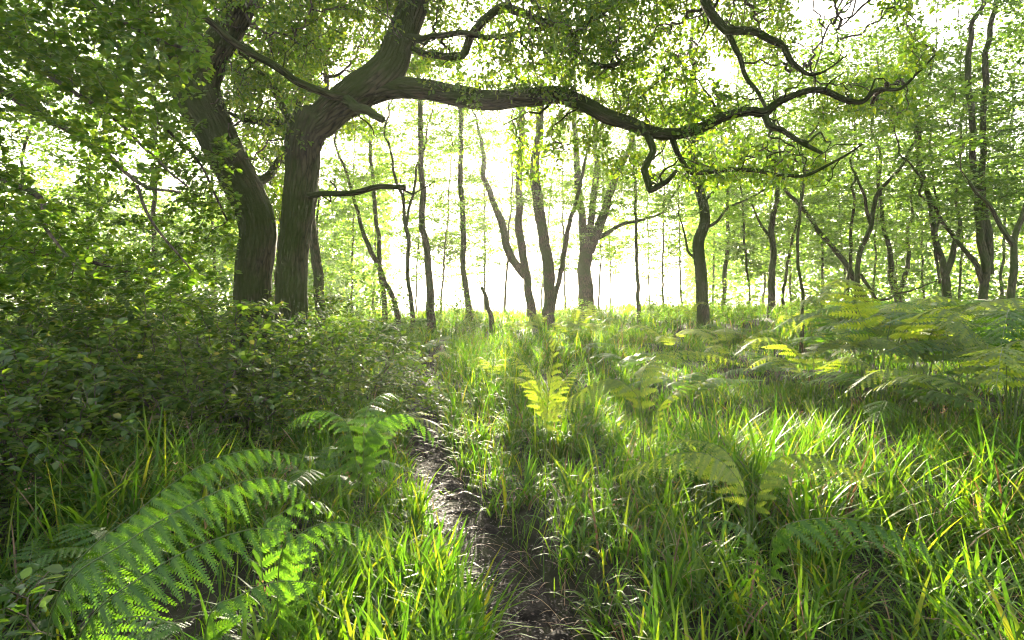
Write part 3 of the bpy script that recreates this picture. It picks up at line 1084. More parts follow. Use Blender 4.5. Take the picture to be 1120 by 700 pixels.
def proj(P):
    d = np.asarray(P) - np.array([0, 0, EYE])
    f = d[:, 1] * cp - d[:, 2] * sp_
    u = d[:, 1] * sp_ + d[:, 2] * cp
    return CXP + FPX * d[:, 0] / f, CYP - FPX * u / f


BARE = [(213, 75, 42), (250, 40, 34), (238, 140, 34), (268, 200, 34), (330, 190, 32), (395, 95, 45), (445, 35, 30), (500, 102, 22), (560, 106, 22), (690, 137, 17), (600, 104, 22), (640, 114, 20), (530, 106, 22), (470, 98, 22), (765, 142, 16), (800, 126, 14), (880, 102, 12), (735, 148, 14)]


def thin_holes(A, keep, q, holes=None):
    px, py = proj(A)
    m = np.ones(len(A), bool)
    for hx, hy, hr in holes or HOLES:
        m &= ~((np.hypot(px - hx, py - hy) < hr) & (q.random(len(A)) > keep))
    return A[m]


def clumps(A, seed, lo=0.45, hi=1.0, cut=-.2):
    return A[make_noise(seed, lo=lo, hi=hi)(A) > cut]


def px_line(pts, D=None, n=8, kink=0.0):
    """Pixels with widths to a smooth 3-D limb: (points, radii)."""
    P, r = [], []
    for p in pts:
        d = p[3] if len(p) > 3 else D
        P.append(at(p[0], p[1], d)); r.append(p[2] * .5 * d / FPX)
    P, r = np.array(P), np.array(r)
    PR = np.concatenate([P, r[:, None]], 1)
    S = catmull(PR, n)
    lin = np.vstack([PR[i] + (PR[i + 1] - PR[i]) * np.linspace(0, 1, n, endpoint=False)[:, None] for i in range(len(PR) - 1)] + [PR[-1:]])
    S = S * (1 - kink) + lin * kink
    return S[:, :3], np.maximum(S[:, 3], .002)


def to_ground(P, r, flare_r=1.25):
    z = float(height(np.array(P[0, 0]), np.array(P[0, 1]), False))
    if P[0, 2] > z - .1:
        b = P[0].copy(); b[2] = z - .12
        m = max(2, int((P[0, 2] - b[2]) / .12))
        t = np.linspace(0, 1, m, endpoint=False)[:, None]
        P = np.vstack([b * (1 - t) + P[0] * t, P])
        r = np.concatenate([r[0] * (flare_r + (1 - flare_r) * t[:, 0]), r])
    return P, r


def resample(P, r, step):
    L = np.concatenate([[0], np.cumsum(np.linalg.norm(np.diff(P, axis=0), axis=1))])
    m = max(3, int(L[-1] / step))
    s = np.linspace(0, L[-1], m)
    return np.stack([np.interp(s, L, P[:, k]) for k in range(3)], -1), np.interp(s, L, r)


def gnarl(P, r, amp, seed):
    """Crooked oak limbs: small sideways kinks."""
    f, g_, h_ = make_noise(seed, lo=1.2, hi=3), make_noise(seed + 1, lo=1.2, hi=3), make_noise(seed + 2, lo=1.2, hi=3)
    off = np.stack([f(P), g_(P), h_(P)], -1) * amp
    k_ = make_noise(seed + 5, n=20, lo=4, hi=9)
    off = off + np.stack([k_(P), k_(P + 3.3), k_(P + 7.7)], -1) * amp * .45
    w = np.minimum(1, np.arange(len(P)) / 6)[:, None]
    return P + off * w, r


qs = np.random.default_rng(4242)


def oak(label, trunk, limbs, A, seed, leaf=.062, per=11, mat='oak_leaf', group=None, Dd=8.0):
    P, r = px_line(trunk, Dd)
    P, r = to_ground(P, r * .9)
    P, r = resample(P, r, .035)
    o = P[0].copy(); o[2] += .12
    root = thing("oak_tree", label, "tree", o, group)
    new_obj("trunk", tubes_mesh("trunk", [tube(P, r, 80, lump=.09, ridge=.07, seed=seed, flare=.15)], M['oak_bark'], o), root)
    sk = [resample(P, r, .15)[0][10:]]
    for k, (pts, thick) in enumerate(limbs):
        pts = [(p[0], p[1], p[2] * (.85 if thick else .8), *p[3:]) for p in pts]
        Q, s = px_line(pts, Dd, kink=.2 if thick else .6)
        Q, s = resample(Q, s, .03 if thick else .045)
        Q, s = gnarl(Q, s, (.022 if thick else .034), seed * 50 + k * 3)
        pieces = [tube(Q, s, 48 if thick else 14, lump=.18, ridge=.065 if thick else .05, seed=seed + k + 1)]
        sk.append(resample(Q, s, .12)[0][3:])
        nsp = int(np.sum(np.linalg.norm(np.diff(Q, axis=0), axis=1)) / (.26 if thick else .24))
        for _ in range(nsp):                         # crooked spurs and short side branches
            i = qs.integers(len(Q) // 6, len(Q))
            if s[i] > .16:
                continue
            dq = unit(qs.normal(size=3) + np.array([0, 0, .35]))
            ln = qs.uniform(.12, .3) if qs.random() < .4 else qs.uniform(.35, .95)
            m = 7
            W_ = Q[i] + np.cumsum(np.vstack([np.zeros(3), unit(dq + qs.normal(size=(m - 1, 3)) * .55) * ln / (m - 1)]), 0)
            r0 = min(s[i] * .5, .006 + .014 * ln)
            W_, rw = resample(W_, np.linspace(r0, .0035, m), .03)
            pieces.append(tube(W_, rw, 6, lump=.1))
            sk.append(W_[4::3])
        new_obj("limb", tubes_mesh("limb", pieces, M['oak_bark'], o), root)
    P0 = np.vstack(sk)
    P, par, n0 = colonize(P0, A, .10, .115, jitter=.42, seed=seed, cap=34000, iters=200)
    rr, _ = branch_radii(par, n0, .0042, 2.2)
    new_obj("branchwork", branch_mesh("branchwork", P, par, rr, n0, M['twig_bark'], o, S=5), root)
    V, Q = scatter_leaves(P, par, rr, n0, per, leaf, aspect=.5, spread=.055, up=.7, rmax=.0076, seed=seed + 5)
    new_obj("crown", mesh_np("crown", V - o, Q, None, [M[mat]]), root)
    print("oak", len(A), len(P), len(V) // 6)
    return root


def screen_points(n, boxes, q):
    """Points filling the air where the photograph shows a crown: boxes of (px0, px1, py0, py1, D0, D1, weight)."""
    w = np.array([b[6] for b in boxes], float)
    k = q.choice(len(boxes), n, p=w / w.sum())
    B = np.array([b[:6] for b in boxes], float)[k]
    t = q.random((n, 3))
    px = B[:, 0] + (B[:, 1] - B[:, 0]) * t[:, 0]
    py = B[:, 2] + (B[:, 3] - B[:, 2]) * t[:, 1]
    D = B[:, 4] + (B[:, 5] - B[:, 4]) * t[:, 2]
    return np.array([at(a, b, c) for a, b, c in zip(px, py, D)])


qo = np.random.default_rng(77)
A = screen_points(5600, [(180, 420, -160, 150, 7.0, 10.5, 5), (150, 330, -200, 60, 6.5, 9, 3), (330, 470, -160, 100, 8.0, 11, 2), (230, 320, 100, 240, 8.5, 10.5, .7)], qo)
A = thin_holes(thin_holes(clumps(A, 301, .8, 1.7, -.15), .1, qo), .12, qo, BARE)
oak("thick mossy oak leaning left with a forked top", [(277, 350, 44, 8.3), (277, 300, 42, 8.3), (282, 255, 42, 8.3), (275, 225, 43, 8.3), (256, 187, 45, 8.25), (238, 150, 47, 8.2), (223, 122, 52, 8.2), (214, 100, 54, 8.2)], [
    ([(216, 108, 42, 8.2), (205, 60, 35, 8.3), (212, 0, 31, 8.5), (215, -60, 26, 8.7), (200, -150, 18, 9), (205, -240, 9, 9.2)], True),
    ([(219, 108, 44, 8.2), (238, 62, 39, 8.1), (255, 25, 35, 8.0), (268, -10, 32, 7.9), (275, -80, 25, 7.8), (292, -160, 16, 7.7), (300, -230, 8, 7.6)], True),
    ([(207, 100, 20, 8.1), (188, 60, 15, 7.9), (168, 28, 11, 7.7), (140, -10, 9, 7.5), (100, -50, 5, 7.2)], False),
    ([(275, 205, 16, 8.4), (292, 192, 12, 8.8), (305, 175, 10, 9.2), (318, 140, 8, 9.6), (335, 90, 5, 10)], False),
], A, 3, Dd=8.2)

A = screen_points(15000, [(330, 480, -120, 110, 6.5, 9.5, 4), (430, 620, -60, 100, 6.2, 9.2, 6), (600, 740, -60, 135, 5.8, 9.0, 5.5), (700, 990, -80, 130, 5.4, 8.6, 9),
                         (740, 900, 100, 205, 5.8, 8.4, .8), (720, 1010, -70, 65, 5.6, 8.4, 9), (900, 1000, -40, 130, 5.4, 7.5, 1.6), (480, 700, -260, -60, 6, 9, 2.5), (560, 720, 100, 200, 6.5, 8.5, .5), (250, 345, 60, 150, 7, 8.5, .8)], qo)
A = thin_holes(thin_holes(clumps(A, 302, .8, 1.7, -.12), .06, qo), .1, qo, BARE)
oak("big mossy oak whose long limb crosses below the sun gap to the right", [(319, 350, 38, 7.8), (319, 310, 36, 7.8), (322, 265, 35, 7.8), (327, 222, 37, 7.8), (331, 185, 39, 7.8), (333, 155, 43, 7.75), (344, 128, 46, 7.7)], [
    ([(338, 140, 42, 7.72), (368, 114, 44, 7.65), (400, 97, 46, 7.6), (424, 78, 44, 7.55), (440, 45, 38, 7.5), (452, 10, 36, 7.45), (462, -30, 31, 7.4), (475, -100, 24, 7.3), (520, -170, 15, 7.2), (560, -230, 7, 7)], True),
    ([(402, 100, 36, 7.6), (420, 97, 30, 7.55), (447, 96, 26, 7.5), (480, 100, 25, 7.4), (510, 106, 26, 7.3), (545, 108, 24, 7.2), (580, 104, 24, 7.1), (615, 104, 22, 7.0), (640, 114, 20, 6.9), (665, 127, 19, 6.8), (690, 136, 17, 6.7), (715, 144, 15, 6.6),
      (738, 149, 14, 6.55), (760, 143, 14, 6.5), (785, 132, 12, 6.45), (815, 122, 11, 6.4), (835, 123, 12, 6.35), (852, 112, 9, 6.3), (872, 104, 8, 6.25), (900, 98, 8, 6.2), (925, 108, 7, 6.1), (945, 112, 6, 6.05), (960, 98, 5, 6), (985, 98, 4, 5.95), (1005, 80, 3, 5.9), (1025, 62, 2, 5.85)], True),
    ([(836, 124, 10, 6.35), (843, 137, 11, 6.3), (860, 140, 8, 6.25), (880, 155, 7, 6.2), (897, 167, 5, 6.15)], False),
    ([(706, 142, 10, 6.62), (714, 165, 9, 6.55), (704, 185, 9, 6.5), (711, 206, 9, 6.45), (728, 196, 7, 6.4), (737, 184, 5, 6.35)], False),
    ([(735, 150, 9, 6.55), (742, 170, 7, 6.6), (755, 186, 7, 6.6), (775, 183, 7, 6.55), (800, 182, 6, 6.5), (835, 187, 6, 6.4), (880, 193, 5, 6.3), (910, 180, 4, 6.2), (942, 158, 3, 6.1)], False),
    ([(440, 50, 12, 7.5), (465, 60, 9, 7.4), (492, 62, 10, 7.3), (506, 58, 11, 7.25), (514, 42, 12, 7.2), (530, 22, 12, 7.15), (546, 12, 12, 7.1), (570, 20, 11, 7.05), (592, 31, 10, 7.0), (612, 37, 10, 6.95), (627, 40, 9, 6.9), (650, 25, 8, 6.8), (668, 9, 7, 6.7), (684, -12, 6, 6.6), (720, -50, 4, 6.4)], False),
    ([(440, 40, 9, 7.4), (485, 37, 8, 7.2), (510, 35, 8, 7.1), (535, 46, 8, 7.0), (560, 40, 8, 6.95), (584, 30, 7, 6.9), (612, 28, 5, 6.85)], False),
    ([(627, 41, 7, 6.9), (640, 60, 6, 6.8), (652, 69, 6, 6.75), (667, 72, 6, 6.7), (683, 68, 6, 6.65)], False),
    ([(464, -20, 18, 7.4), (560, -120, 16, 7.1), (680, -110, 15, 6.8), (755, -45, 13, 6.6), (776, 0, 12, 6.55), (795, 34, 12, 6.5), (830, 35, 10, 6.4), (855, 50, 9, 6.35), (866, 68, 8, 6.3), (884, 80, 5, 6.25), (900, 78, 3, 6.2), (925, 60, 2, 6.2)], False),
    ([(795, 34, 8, 6.5), (805, 58, 7, 6.55), (811, 76, 6, 6.55), (830, 104, 5, 6.5), (842, 122, 4, 6.45)], False),
    ([(338, 214, 11, 7.7), (352, 213, 8, 7.6), (372, 215, 8, 7.5), (400, 211, 8, 7.4), (425, 206, 7, 7.3), (441, 204, 6, 7.25)], False),
    ([(380, 110, 16, 7.45), (398, 117, 13, 7.3), (412, 127, 11, 7.2), (423, 134, 9, 7.15)], False),
    ([(376, 106, 14, 7.45), (340, 95, 11, 7.25), (300, 75, 11, 7.05), (257, 46, 10, 6.85), (218, 20, 8, 6.7), (185, -4, 7, 6.6), (140, -40, 4, 6.4)], False),
    ([(330, 150, 14, 7.75), (315, 128, 11, 8.0), (305, 98, 9, 8.2), (280, 72, 6, 8.5), (262, 40, 4, 8.7)], False),
    ([(330, 140, 12, 7.75), (305, 135, 10, 7.9), (285, 133, 8, 8.1), (262, 128, 6, 8.3), (240, 118, 4, 8.6)], False),
], A, 9, Dd=7.7)


# the beech at the left edge: trunk outside the frame, long sprays hanging into it
def beech():
    q = np.random.default_rng(5)
    base = np.array([-7.4, 6.4, float(height(np.array(-7.4), np.array(6.4), False))])
    T = catmull([base + [0, 0, -.1], base + [.05, 0, 1.5], base + [.15, -.05, 3.2], base + [.1, 0, 5.2], base + [.3, .1, 7.5]], 10)
    rT = np.linspace(.24, .09, len(T))
    root = thing("beech_tree", "beech at the left edge with layered sprays hanging into the upper left", "tree", base)
    new_obj("trunk", tubes_mesh("trunk", [tube(T, rT, 28, lump=.06, flare=.3, seed=70)], M['wood_bark'], base), root)
    sk = []
    for k, pts in enumerate([
        [(-60, 5, 8, 5.6), (0, 37, 6, 5.4), (50, 80, 5, 5.2), (120, 130, 4, 5.0), (165, 168, 3, 4.9), (205, 205, 2, 4.8)],
        [(-60, 70, 10, 5.4), (0, 98, 7, 5.2), (60, 135, 6, 5.0), (110, 166, 5, 4.8), (155, 204, 4, 4.7), (200, 213, 2.5, 4.6)],
        [(-60, 165, 9, 5.0), (0, 193, 7, 4.8), (48, 217, 6, 4.6), (52, 250, 4, 4.5), (82, 291, 2, 4.4)],
        [(-60, -70, 9, 5.6), (30, -30, 7, 5.4), (110, 10, 5, 5.2), (180, 45, 4, 5.0), (230, 60, 2.5, 4.9)],
        [(-60, 250, 9, 5.2), (10, 270, 7, 5.2), (80, 285, 5, 5.4), (140, 300, 3, 5.6)],
        [(-60, 40, 9, 6.6), (60, 60, 6, 6.8), (130, 100, 4, 6.9), (210, 170, 3, 7.0), (250, 240, 2, 7.0)],
        [(150, 203, 4, 4.7), (166, 240, 3, 4.7), (210, 292, 2, 4.8)],
    ]):
        P, r = px_line(pts, n=10)
        if k != 6:
            s = T[np.argmin(np.abs(T[:, 2] - (P[0, 2] - .5)))]
            P = np.vstack([catmull([s, s * .5 + P[0] * .5 + [0, 0, .25], P[0]], 8)[:-1], P])
            r = np.concatenate([np.linspace(.06, r[0], len(P) - len(r)), r])
        P, r = gnarl(P, r, .015, 700 + 3 * k)
        new_obj("limb", tubes_mesh("limb", [tube(P, r, 9, seed=k)], M['twig_bark'], base), root)
        sk.append(resample(P, r, .12)[0][4:])
    B = [(-120, 150, -120, 130, 4.3, 6.6, 5), (100, 230, -120, 90, 4.5, 6.4, 2.2), (-120, 90, 100, 320, 4.2, 6.4, 4.5), (80, 200, 90, 320, 4.6, 7.2, 3.2), (180, 262, 130, 310, 5.4, 8.0, 1.5), (-120, 120, 200, 330, 6, 8.5, 2)]
    A = screen_points(7500, B, q)
    A = thin_holes(clumps(A, 303, .9, 1.8, -.25), .3, q)
    lay = .22                                        # sprays lie in tilted layers
    zt = A[:, 2] + .30 * A[:, 0]
    A[:, 2] += (np.round(zt / lay) * lay - zt) * .85
    P, par, n0 = colonize(np.vstack(sk), A, .10, .12, jitter=.3, seed=8, cap=22000, iters=200)
    rr, _ = branch_radii(par, n0, .0017, 2.3)
    new_obj("branchwork", branch_mesh("branchwork", P, par, rr, n0, M['twig_bark'], base, S=4), root)
    V, Q = spray_leaves(P, par, rr, n0, .064, 10, rmax=.0050, seed=9)
    new_obj("crown", mesh_np("crown", V - base, Q, None, [M['beech_leaf']]), root)
    print("beech", len(P), len(V) // 6)


beech()


# the slimmer trees behind: traced stems, grown crowns
def wood_tree(name, label, stems, D, H=11.0, zlow=2.6, rad=2.3, natt=420, leaf=.08, per=10, seed=0, cat="tree", mat='wood_leaf', bark='wood_bark', top=True, cut=.02, shade=None):
    q = np.random.default_rng(seed)
    parts, sk, o, topP = [], [], None, []
    for k, pts in enumerate(stems):
        P, r = px_line(pts, D, n=7)
        if k == 0:
            P, r = to_ground(P, r * (.8 if D > 19 else .88), 1.1)
            o = P[0] + np.array([0, 0, .12])
        if top and P[-1, 2] < H * .8 and (k == 0 or r[-1] > .03):
            d = unit(P[-1] - P[-4]) * .6 + np.array([0, 0, .6])
            lean = P[-1] + d * (H * q.uniform(.85, 1.0) - P[-1, 2])
            m = 14
            t = np.linspace(0, 1, m)[1:, None]
            E = P[-1] * (1 - t) + lean * t + np.cumsum(q.normal(size=(m - 1, 3)) * .06, 0) * np.array([1, 1, .2])
            P = np.vstack([P, E]); r = np.concatenate([r, np.linspace(r[-1], .012, m)[1:]])
        P, r = resample(P, r, .12)
        P, r = gnarl(P, r, .03, seed * 9 + k * 3 + 900)
        parts.append(tube(P, r, 10, lump=.12, ridge=.05, seed=seed + k, flare=.2 if k == 0 else 0))
        sk.append(P[P[:, 2] > o[2] + zlow * .55])
        topP.append(P)
    root = thing(name, label, cat, o)
    if not natt:
        new_obj("trunk", tubes_mesh("trunk", parts, M[bark], o), root)
    allP = np.vstack(topP)
    if natt:
        zs = q.uniform(zlow, H, natt * 2)
        i = np.abs(allP[None, :, 2] - zs[:, None]).argmin(1)
        f = np.clip((zs - zlow) / (H - zlow), 0, 1)
        rr = rad * np.sqrt(np.clip(np.minimum(.35 + f * 2.2, 1) * np.minimum(1, (1.15 - f) * 2.2), .05, 1)) * np.sqrt(q.random(natt * 2))
        a = q.uniform(0, 6.283, natt * 2)
        A = np.stack([allP[i, 0] + rr * np.cos(a), allP[i, 1] + rr * np.sin(a), o[2] + zs], -1)
        A = clumps(A, seed + 400, .5, 1.1, cut)[:natt]
        A = sun_gaps(thin_holes(A, .12, q), q, .06 if D < 24 else .2 if D < 30 else .35)
        if shade:
            A = np.vstack([A, shade_points(shade, D, 130, q)])
        P0 = np.vstack([s for s in sk if len(s)])
        P, par, n0 = colonize(P0, A, .24, .30, jitter=.3, seed=seed, cap=6000)
        rb, _ = branch_radii(par, n0, .0035, 2.25)
        bv, bq = branch_arrays(P, par, rb, n0, 4)
        parts.append((bv, bq, np.zeros((0, 3), int), np.repeat(bv[bq].reshape(-1, 3)[:, :2], 1, 0), np.zeros((0, 2))))
        new_obj("trunk", tubes_mesh("trunk", parts, M[bark], o), root)
        V, Q = spray_leaves(P, par, rb, n0, leaf, per + 4, rmax=.010, seed=seed + 7, wob=.3, wide=.26 if D < 22 else .34)
        new_obj("crown", mesh_np("crown", V - o, Q, None, [M[mat]]), root)
    return root


W = wood_tree
W("tree", "stout curving trunk just right of the sun with a slim side stem", [
    [(600, 350, 18), (601, 320, 16), (599, 290, 15), (594, 255, 15), (588, 220, 15), (585, 185, 13), (590, 140, 11), (592, 90, 10)],
    [(604, 335, 7), (609, 315, 6), (615, 285, 6), (622, 250, 5), (632, 212, 4)]], 20, seed=1, zlow=3.3, natt=460, shade=(2.2, 1.9, 1.3, .8))
W("tree", "grey trunk directly under the sun with a bent side branch", [
    [(581, 338, 13), (576, 300, 11), (569, 260, 11), (568, 210, 10), (570, 150, 9), (572, 90, 8)],
    [(575, 303, 9), (557, 277, 9), (548, 245, 8), (540, 222, 7), (531, 200, 6)]], 24, seed=2, zlow=4.2, natt=340, shade=(1.2, 2.3, .8, .6))
W("broken_trunk", "short slanting broken stem standing beneath the sun", [[(538, 347, 6), (532, 330, 5.5), (526, 314, 4)]], 19, seed=3, natt=0, top=False, cat="dead tree")
W("tree", "straight pale trunk just left of the sun", [[(513, 342, 10), (508, 300, 8), (506, 240, 8), (504, 180, 7), (504, 110, 6)]], 22, seed=4, zlow=2.8, natt=400)
W("tree", "tall slim trunk with thick foot, third from the sun to the left", [[(472, 347, 11), (468, 300, 9), (463, 240, 8), (460, 180, 7), (460, 100, 6), (450, 50, 5)]], 18, seed=5, zlow=3.6, natt=420, shade=(-1.25, 1.9, .8, .9))
W("tree", "thin forking tree between the tall slim trunk and the leaning one", [
    [(451, 347, 6), (447, 300, 5), (444, 250, 5), (440, 215, 4), (430, 180, 3.5), (420, 145, 3)], [(444, 250, 3.5), (450, 215, 3), (456, 180, 2.5)]], 17, H=8.5, rad=1.7, seed=6, zlow=2.6, natt=300)
W("tree", "thin bare stem leaning left behind the broken oak stub", [[(434, 346, 7), (422, 310, 6), (405, 275, 6), (392, 240, 5), (384, 205, 4), (370, 170, 3)]], 16, H=8, rad=1.6, seed=7, zlow=2.8, natt=260)
W("tree", "pale thin trunk close right of the leaning bare stem's foot", [[(421, 343, 8), (416, 300, 7), (412, 240, 6), (408, 180, 5), (405, 140, 4)]], 20, seed=8, zlow=2.6, natt=380)
W("tree", "dim trunk partly hidden behind the right oak trunk", [[(352, 338, 14), (346, 290, 12), (342, 230, 11), (346, 185, 9), (352, 130, 8)]], 12.5, seed=9, zlow=3.0, natt=420, H=9)
W("oak", "broad far oak with its trunk split into three limbs", [
    [(641, 330, 22), (640, 300, 19), (641, 268, 19), (636, 240, 11), (632, 205, 10), (630, 160, 8)],
    [(644, 275, 13), (655, 250, 11), (662, 232, 10), (672, 200, 8), (690, 160, 6)], [(641, 270, 10), (648, 232, 8), (652, 190, 7)], [(652, 262, 5), (680, 245, 4), (705, 240, 3), (725, 232, 2)]], 26, seed=10, zlow=3.0, rad=4.0, natt=820, H=13)
W("tree", "thin straight tree right of the far split oak", [[(699, 338, 6), (697, 300, 5), (695, 260, 4.5), (695, 200, 4), (693, 150, 3.5)]], 20, seed=11, zlow=2.6, rad=2.1, natt=300, shade=(3.5, 2.9, 1.1, .8))
W("oak", "dark mossy oak with a curved trunk and crooked side branches", [
    [(770, 336, 17), (765, 292, 15), (765, 268, 15), (772, 246, 14), (773, 228, 13), (765, 208, 12), (758, 175, 11), (760, 135, 9), (755, 90, 8)],
    [(770, 250, 4), (785, 242, 3.2), (796, 226, 2.6), (822, 215, 2), (845, 205, 1.5)], [(764, 284, 3.5), (753, 276, 3), (748, 258, 2.2), (742, 232, 1.4)], [(768, 222, 4), (782, 208, 3), (788, 196, 2.4), (810, 190, 1.6)]], 16, seed=12, zlow=3.2, rad=2.8, natt=560, bark='oak_bark')
W("tree", "upright trunk right of the dark mossy curved oak", [[(844, 328, 9), (845, 290, 8), (844, 250, 7), (848, 220, 6), (850, 175, 5)], [(845, 262, 4), (832, 245, 3), (822, 225, 2)]], 18, seed=13, zlow=2.4, natt=420, rad=2.4)
W("sapling", "dark thin upright sapling standing among the pale ferns", [[(877, 345, 4.5), (876, 290, 4), (875, 230, 3.5), (878, 195, 3)]], 11, H=6.5, rad=1.3, seed=14, zlow=2.4, natt=240, leaf=.085)
W("sapling", "slim slanting sapling between two upright trunks on the right", [[(857, 326, 4), (861, 290, 3.5), (868, 255, 3)]], 19, H=7, rad=1.5, seed=15, zlow=2.0, natt=240)
W("tree", "leaning trunk tilted far to the left on the right side", [[(947, 328, 9), (925, 292, 7), (905, 265, 6), (885, 240, 5), (860, 208, 4)]], 17, H=8, rad=2, seed=16, zlow=2.4, natt=340)
W("tree", "slender dark tree curving right above the fern bank", [[(935, 330, 7), (941, 285, 6), (953, 248, 6), (960, 215, 5), (985, 180, 4), (1005, 145, 3)], [(941, 300, 4), (952, 318, 3.5), (960, 330, 3)], [(953, 248, 4), (945, 215, 3), (935, 190, 2)]], 14, H=7.5, rad=2, seed=17, zlow=2.2, natt=380)
W("sapling", "thin straight sapling left of the slender curving tree", [[(925, 328, 4.5), (930, 280, 4), (932, 250, 3.5), (935, 215, 3)]], 15, H=7, rad=1.5, seed=18, zlow=2.2, natt=240)
W("tree", "pale forked young tree in the middle of the right side", [[(984, 328, 9), (975, 298, 8), (972, 270, 6), (965, 238, 5), (960, 200, 4)], [(982, 322, 6), (989, 302, 5), (993, 280, 4), (992, 250, 3)]], 18, seed=19, zlow=2.2, natt=420, rad=2.2, H=9)
W("tree", "twin forked dark tree left of the two-stemmed one", [[(1033, 328, 10), (1030, 290, 8), (1021, 250, 7), (1015, 215, 6), (1005, 180, 5)], [(1034, 300, 7), (1043, 278, 6), (1049, 250, 4), (1046, 220, 3)], [(1028, 310, 3), (1026, 285, 3), (1024, 262, 2.5)]], 15, seed=20, zlow=2.2, natt=460, rad=2.4, H=9)
W("tree", "dark stem slanting up to the left from the two-stemmed tree's foot", [[(1078, 312, 7), (1066, 287, 6), (1045, 260, 5), (1022, 226, 4), (1005, 210, 3)]], 12, H=6, rad=1.4, seed=21, zlow=2.2, natt=200, leaf=.09)
W("tree", "tall two-stemmed tree near the right edge", [[(1077, 315, 10), (1071, 250, 9), (1067, 200, 8), (1063, 150, 7), (1060, 100, 7), (1062, 40, 6)], [(1083, 300, 8), (1079, 250, 8), (1075, 200, 7), (1074, 150, 6), (1075, 90, 6), (1083, 20, 5)]], 12, seed=22, zlow=2.6, natt=620, rad=2.4, H=9.5, leaf=.09)
W("tree", "dark forked trunk at the right edge of the view", [[(1105, 322, 9), (1108, 282, 8), (1112, 252, 7), (1122, 225, 6), (1140, 180, 5)], [(1108, 268, 6), (1096, 250, 5), (1082, 226, 4), (1060, 200, 3)]], 10, H=7, rad=2.2, seed=23, zlow=2.2, natt=420, leaf=.085)
W("tree", "pale thin trunk right behind the dark mossy curved oak", [[(790, 334, 6), (794, 290, 6), (796, 240, 5), (794, 190, 4)]], 27, seed=24, zlow=2.6, natt=380)

BACK = [(28, 15, "far trunk at the left edge behind the hanging beech"), (92, 18, "slim trunk behind the upper beech sprays"), (160, 14, "trunk hidden in yellow leaves left of the leaning oak"),
        (235, 19, "slim tree glowing in the gap left of the leaning oak"), (262, 13, "tree behind the leaning oak's foot"), (300, 24, "far tree seen between the two oak trunks"), (385, 27, "far pale tree behind the thin leaning stem"),
        (455, 32, "pale far tree behind the tall slim trunk"), (530, 38, "faint far tree behind the sun"), (618, 36, "faint far tree behind the curving trunk"),
        (668, 38, "faint far tree right of the split oak"), (725, 30, "pale far tree between the thin straight tree and the mossy curved oak"), (820, 25, "thin pale trunk between the mossy curved oak and the upright one"),
        (835, 34, "faint far trunk left of the upright one"), (900, 28, "pale far trunk behind the leaning trunk"), (955, 24, "pale far trunk behind the slender curving tree"),
        (1010, 27, "pale far trunk left of the twin forked tree"), (1050, 21, "far trunk between the twin forked tree and the two-stemmed one"), (1095, 24, "far trunk behind the right edge fork"), (408, 36, "faint far tree left of the tall slim trunk"), (482, 29, "pale far tree between the two straight trunks left of the sun"), (552, 31, "faint thin far tree right under the sun"),
        (592, 44, "faintest far tree behind the curving trunk's left side"), (655, 31, "pale thin far tree just right of the split oak"), (710, 42, "faint far tree right of the thin straight tree"), (745, 36, "faint far tree left of the mossy curved oak"), (505, 45, "faintest far tree behind the straight pale trunk"),
        (780, 38, "faint far tree right behind the mossy curved oak"), (865, 36, "faint far tree behind the thin dark sapling"), (925, 38, "faint far tree behind the thin straight sapling"), (980, 40, "faint far tree behind the forked young tree"), (1075, 36, "faint far tree behind the two-stemmed tree"), (345, 20, "pale tree between the right oak and the leaning bare stem"),
        (1160, 14, "tree at the right edge whose trunk stands just outside the view"), (-60, 13, "tree at the left edge behind the beech, its trunk just outside the view")]
qb = np.random.default_rng(99)
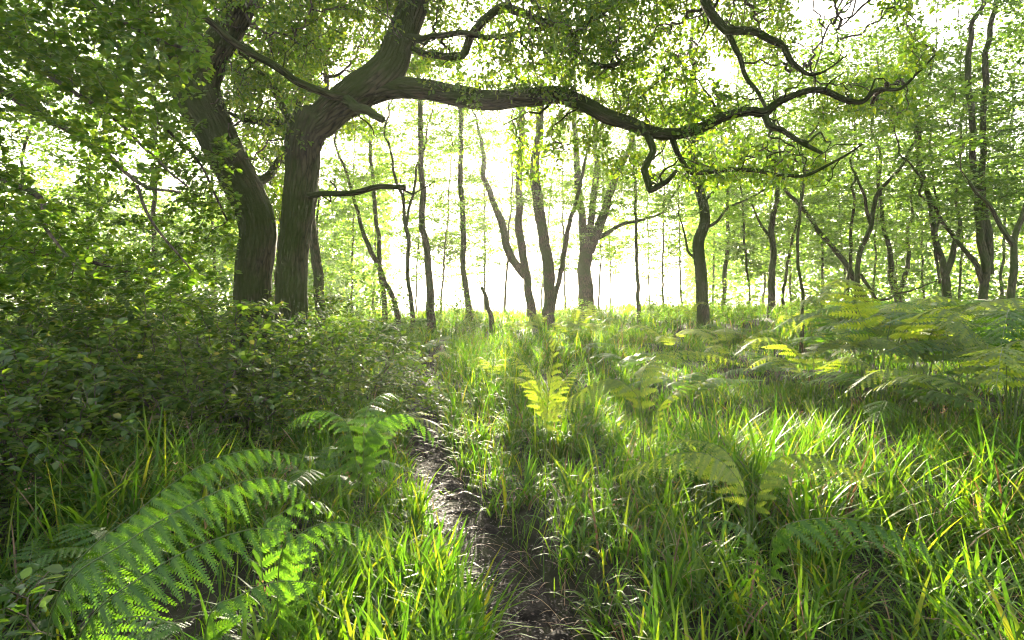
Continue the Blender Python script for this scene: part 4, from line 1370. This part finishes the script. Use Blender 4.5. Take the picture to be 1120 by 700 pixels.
for k, (px, D, lab) in enumerate(BACK):
    w = 620 * qb.uniform(.10, .21) / D
    dx = qb.normal() * 5
    open_ = 470 < px < 760
    W("tree", lab, [[(px, 330, w), (px + dx * .4, 290, w * .85), (px + dx, 240, w * .75), (px + dx * 1.4, 190, w * .6)]], D, seed=30 + k, zlow=2.8 if open_ else 2.0, natt=420 if D < 30 else 380,
      rad=2.6 if D < 30 else 3.2, leaf=.10 if D < 25 else .14, H=10 if D < 20 else 13)


# ------------------------------------------------------------------ the far-off wood, one mass on each side of the opening
def far_wood():
    q = np.random.default_rng(123)
    n = 60000
    th = np.where(q.random(n) < .5, q.uniform(-48, -12, n), q.uniform(17, 48, n)) * math.pi / 180
    Dd = q.uniform(46, 72, n)
    x, y = np.tan(th) * Dd, Dd
    f = make_noise(77, lo=.05, hi=.16)
    top = 13 + 3.5 * f(np.stack([x, y * .3, x * 0], -1))
    z = height(x, y, False) + q.random(n) ** .8 * top
    P = np.stack([x, y, z], -1)
    P = P[make_noise(78, lo=.12, hi=.35)(P) > -.25]
    n = len(P)
    V, Q = leaf_arrays(P, q.normal(size=(n, 3)), q.normal(size=(n, 3)) + [0, 0, .6], q.uniform(.35, .75, n), q.uniform(.2, .45, n))
    o = new_obj("distant_woods", mesh_np("distant_woods", V, Q, None, [M['wood_leaf']]))
    tag(o, "pale far-off woodland behind the trees on both sides of the bright opening", "woods", kind='stuff')


far_wood()

# ------------------------------------------------------------------ air
if HAZE:
    V = np.array([(x, y, z) for z in (-6, 17) for y in (-45, 720) for x in (-265, 265)], float)
    me = mesh_np("haze", V, [(2, 3, 1, 0), (5, 7, 6, 4), (1, 5, 4, 0), (6, 7, 3, 2), (4, 6, 2, 0), (3, 7, 5, 1)])
    m, nd, lk = nodes_of("haze")
    pv = N(nd, "ShaderNodeVolumePrincipled")
    pv.inputs["Color"].default_value = (.96, .96, .92, 1)
    pv.inputs["Density"].default_value = HAZE
    pv.inputs["Anisotropy"].default_value = .78
    out = N(nd, "ShaderNodeOutputMaterial")
    lk.new(pv.outputs[0], out.inputs["Volume"])
    me.materials.append(m)
    tag(new_obj("haze", me), "pale sunlit haze between the trees", "haze", kind='stuff')
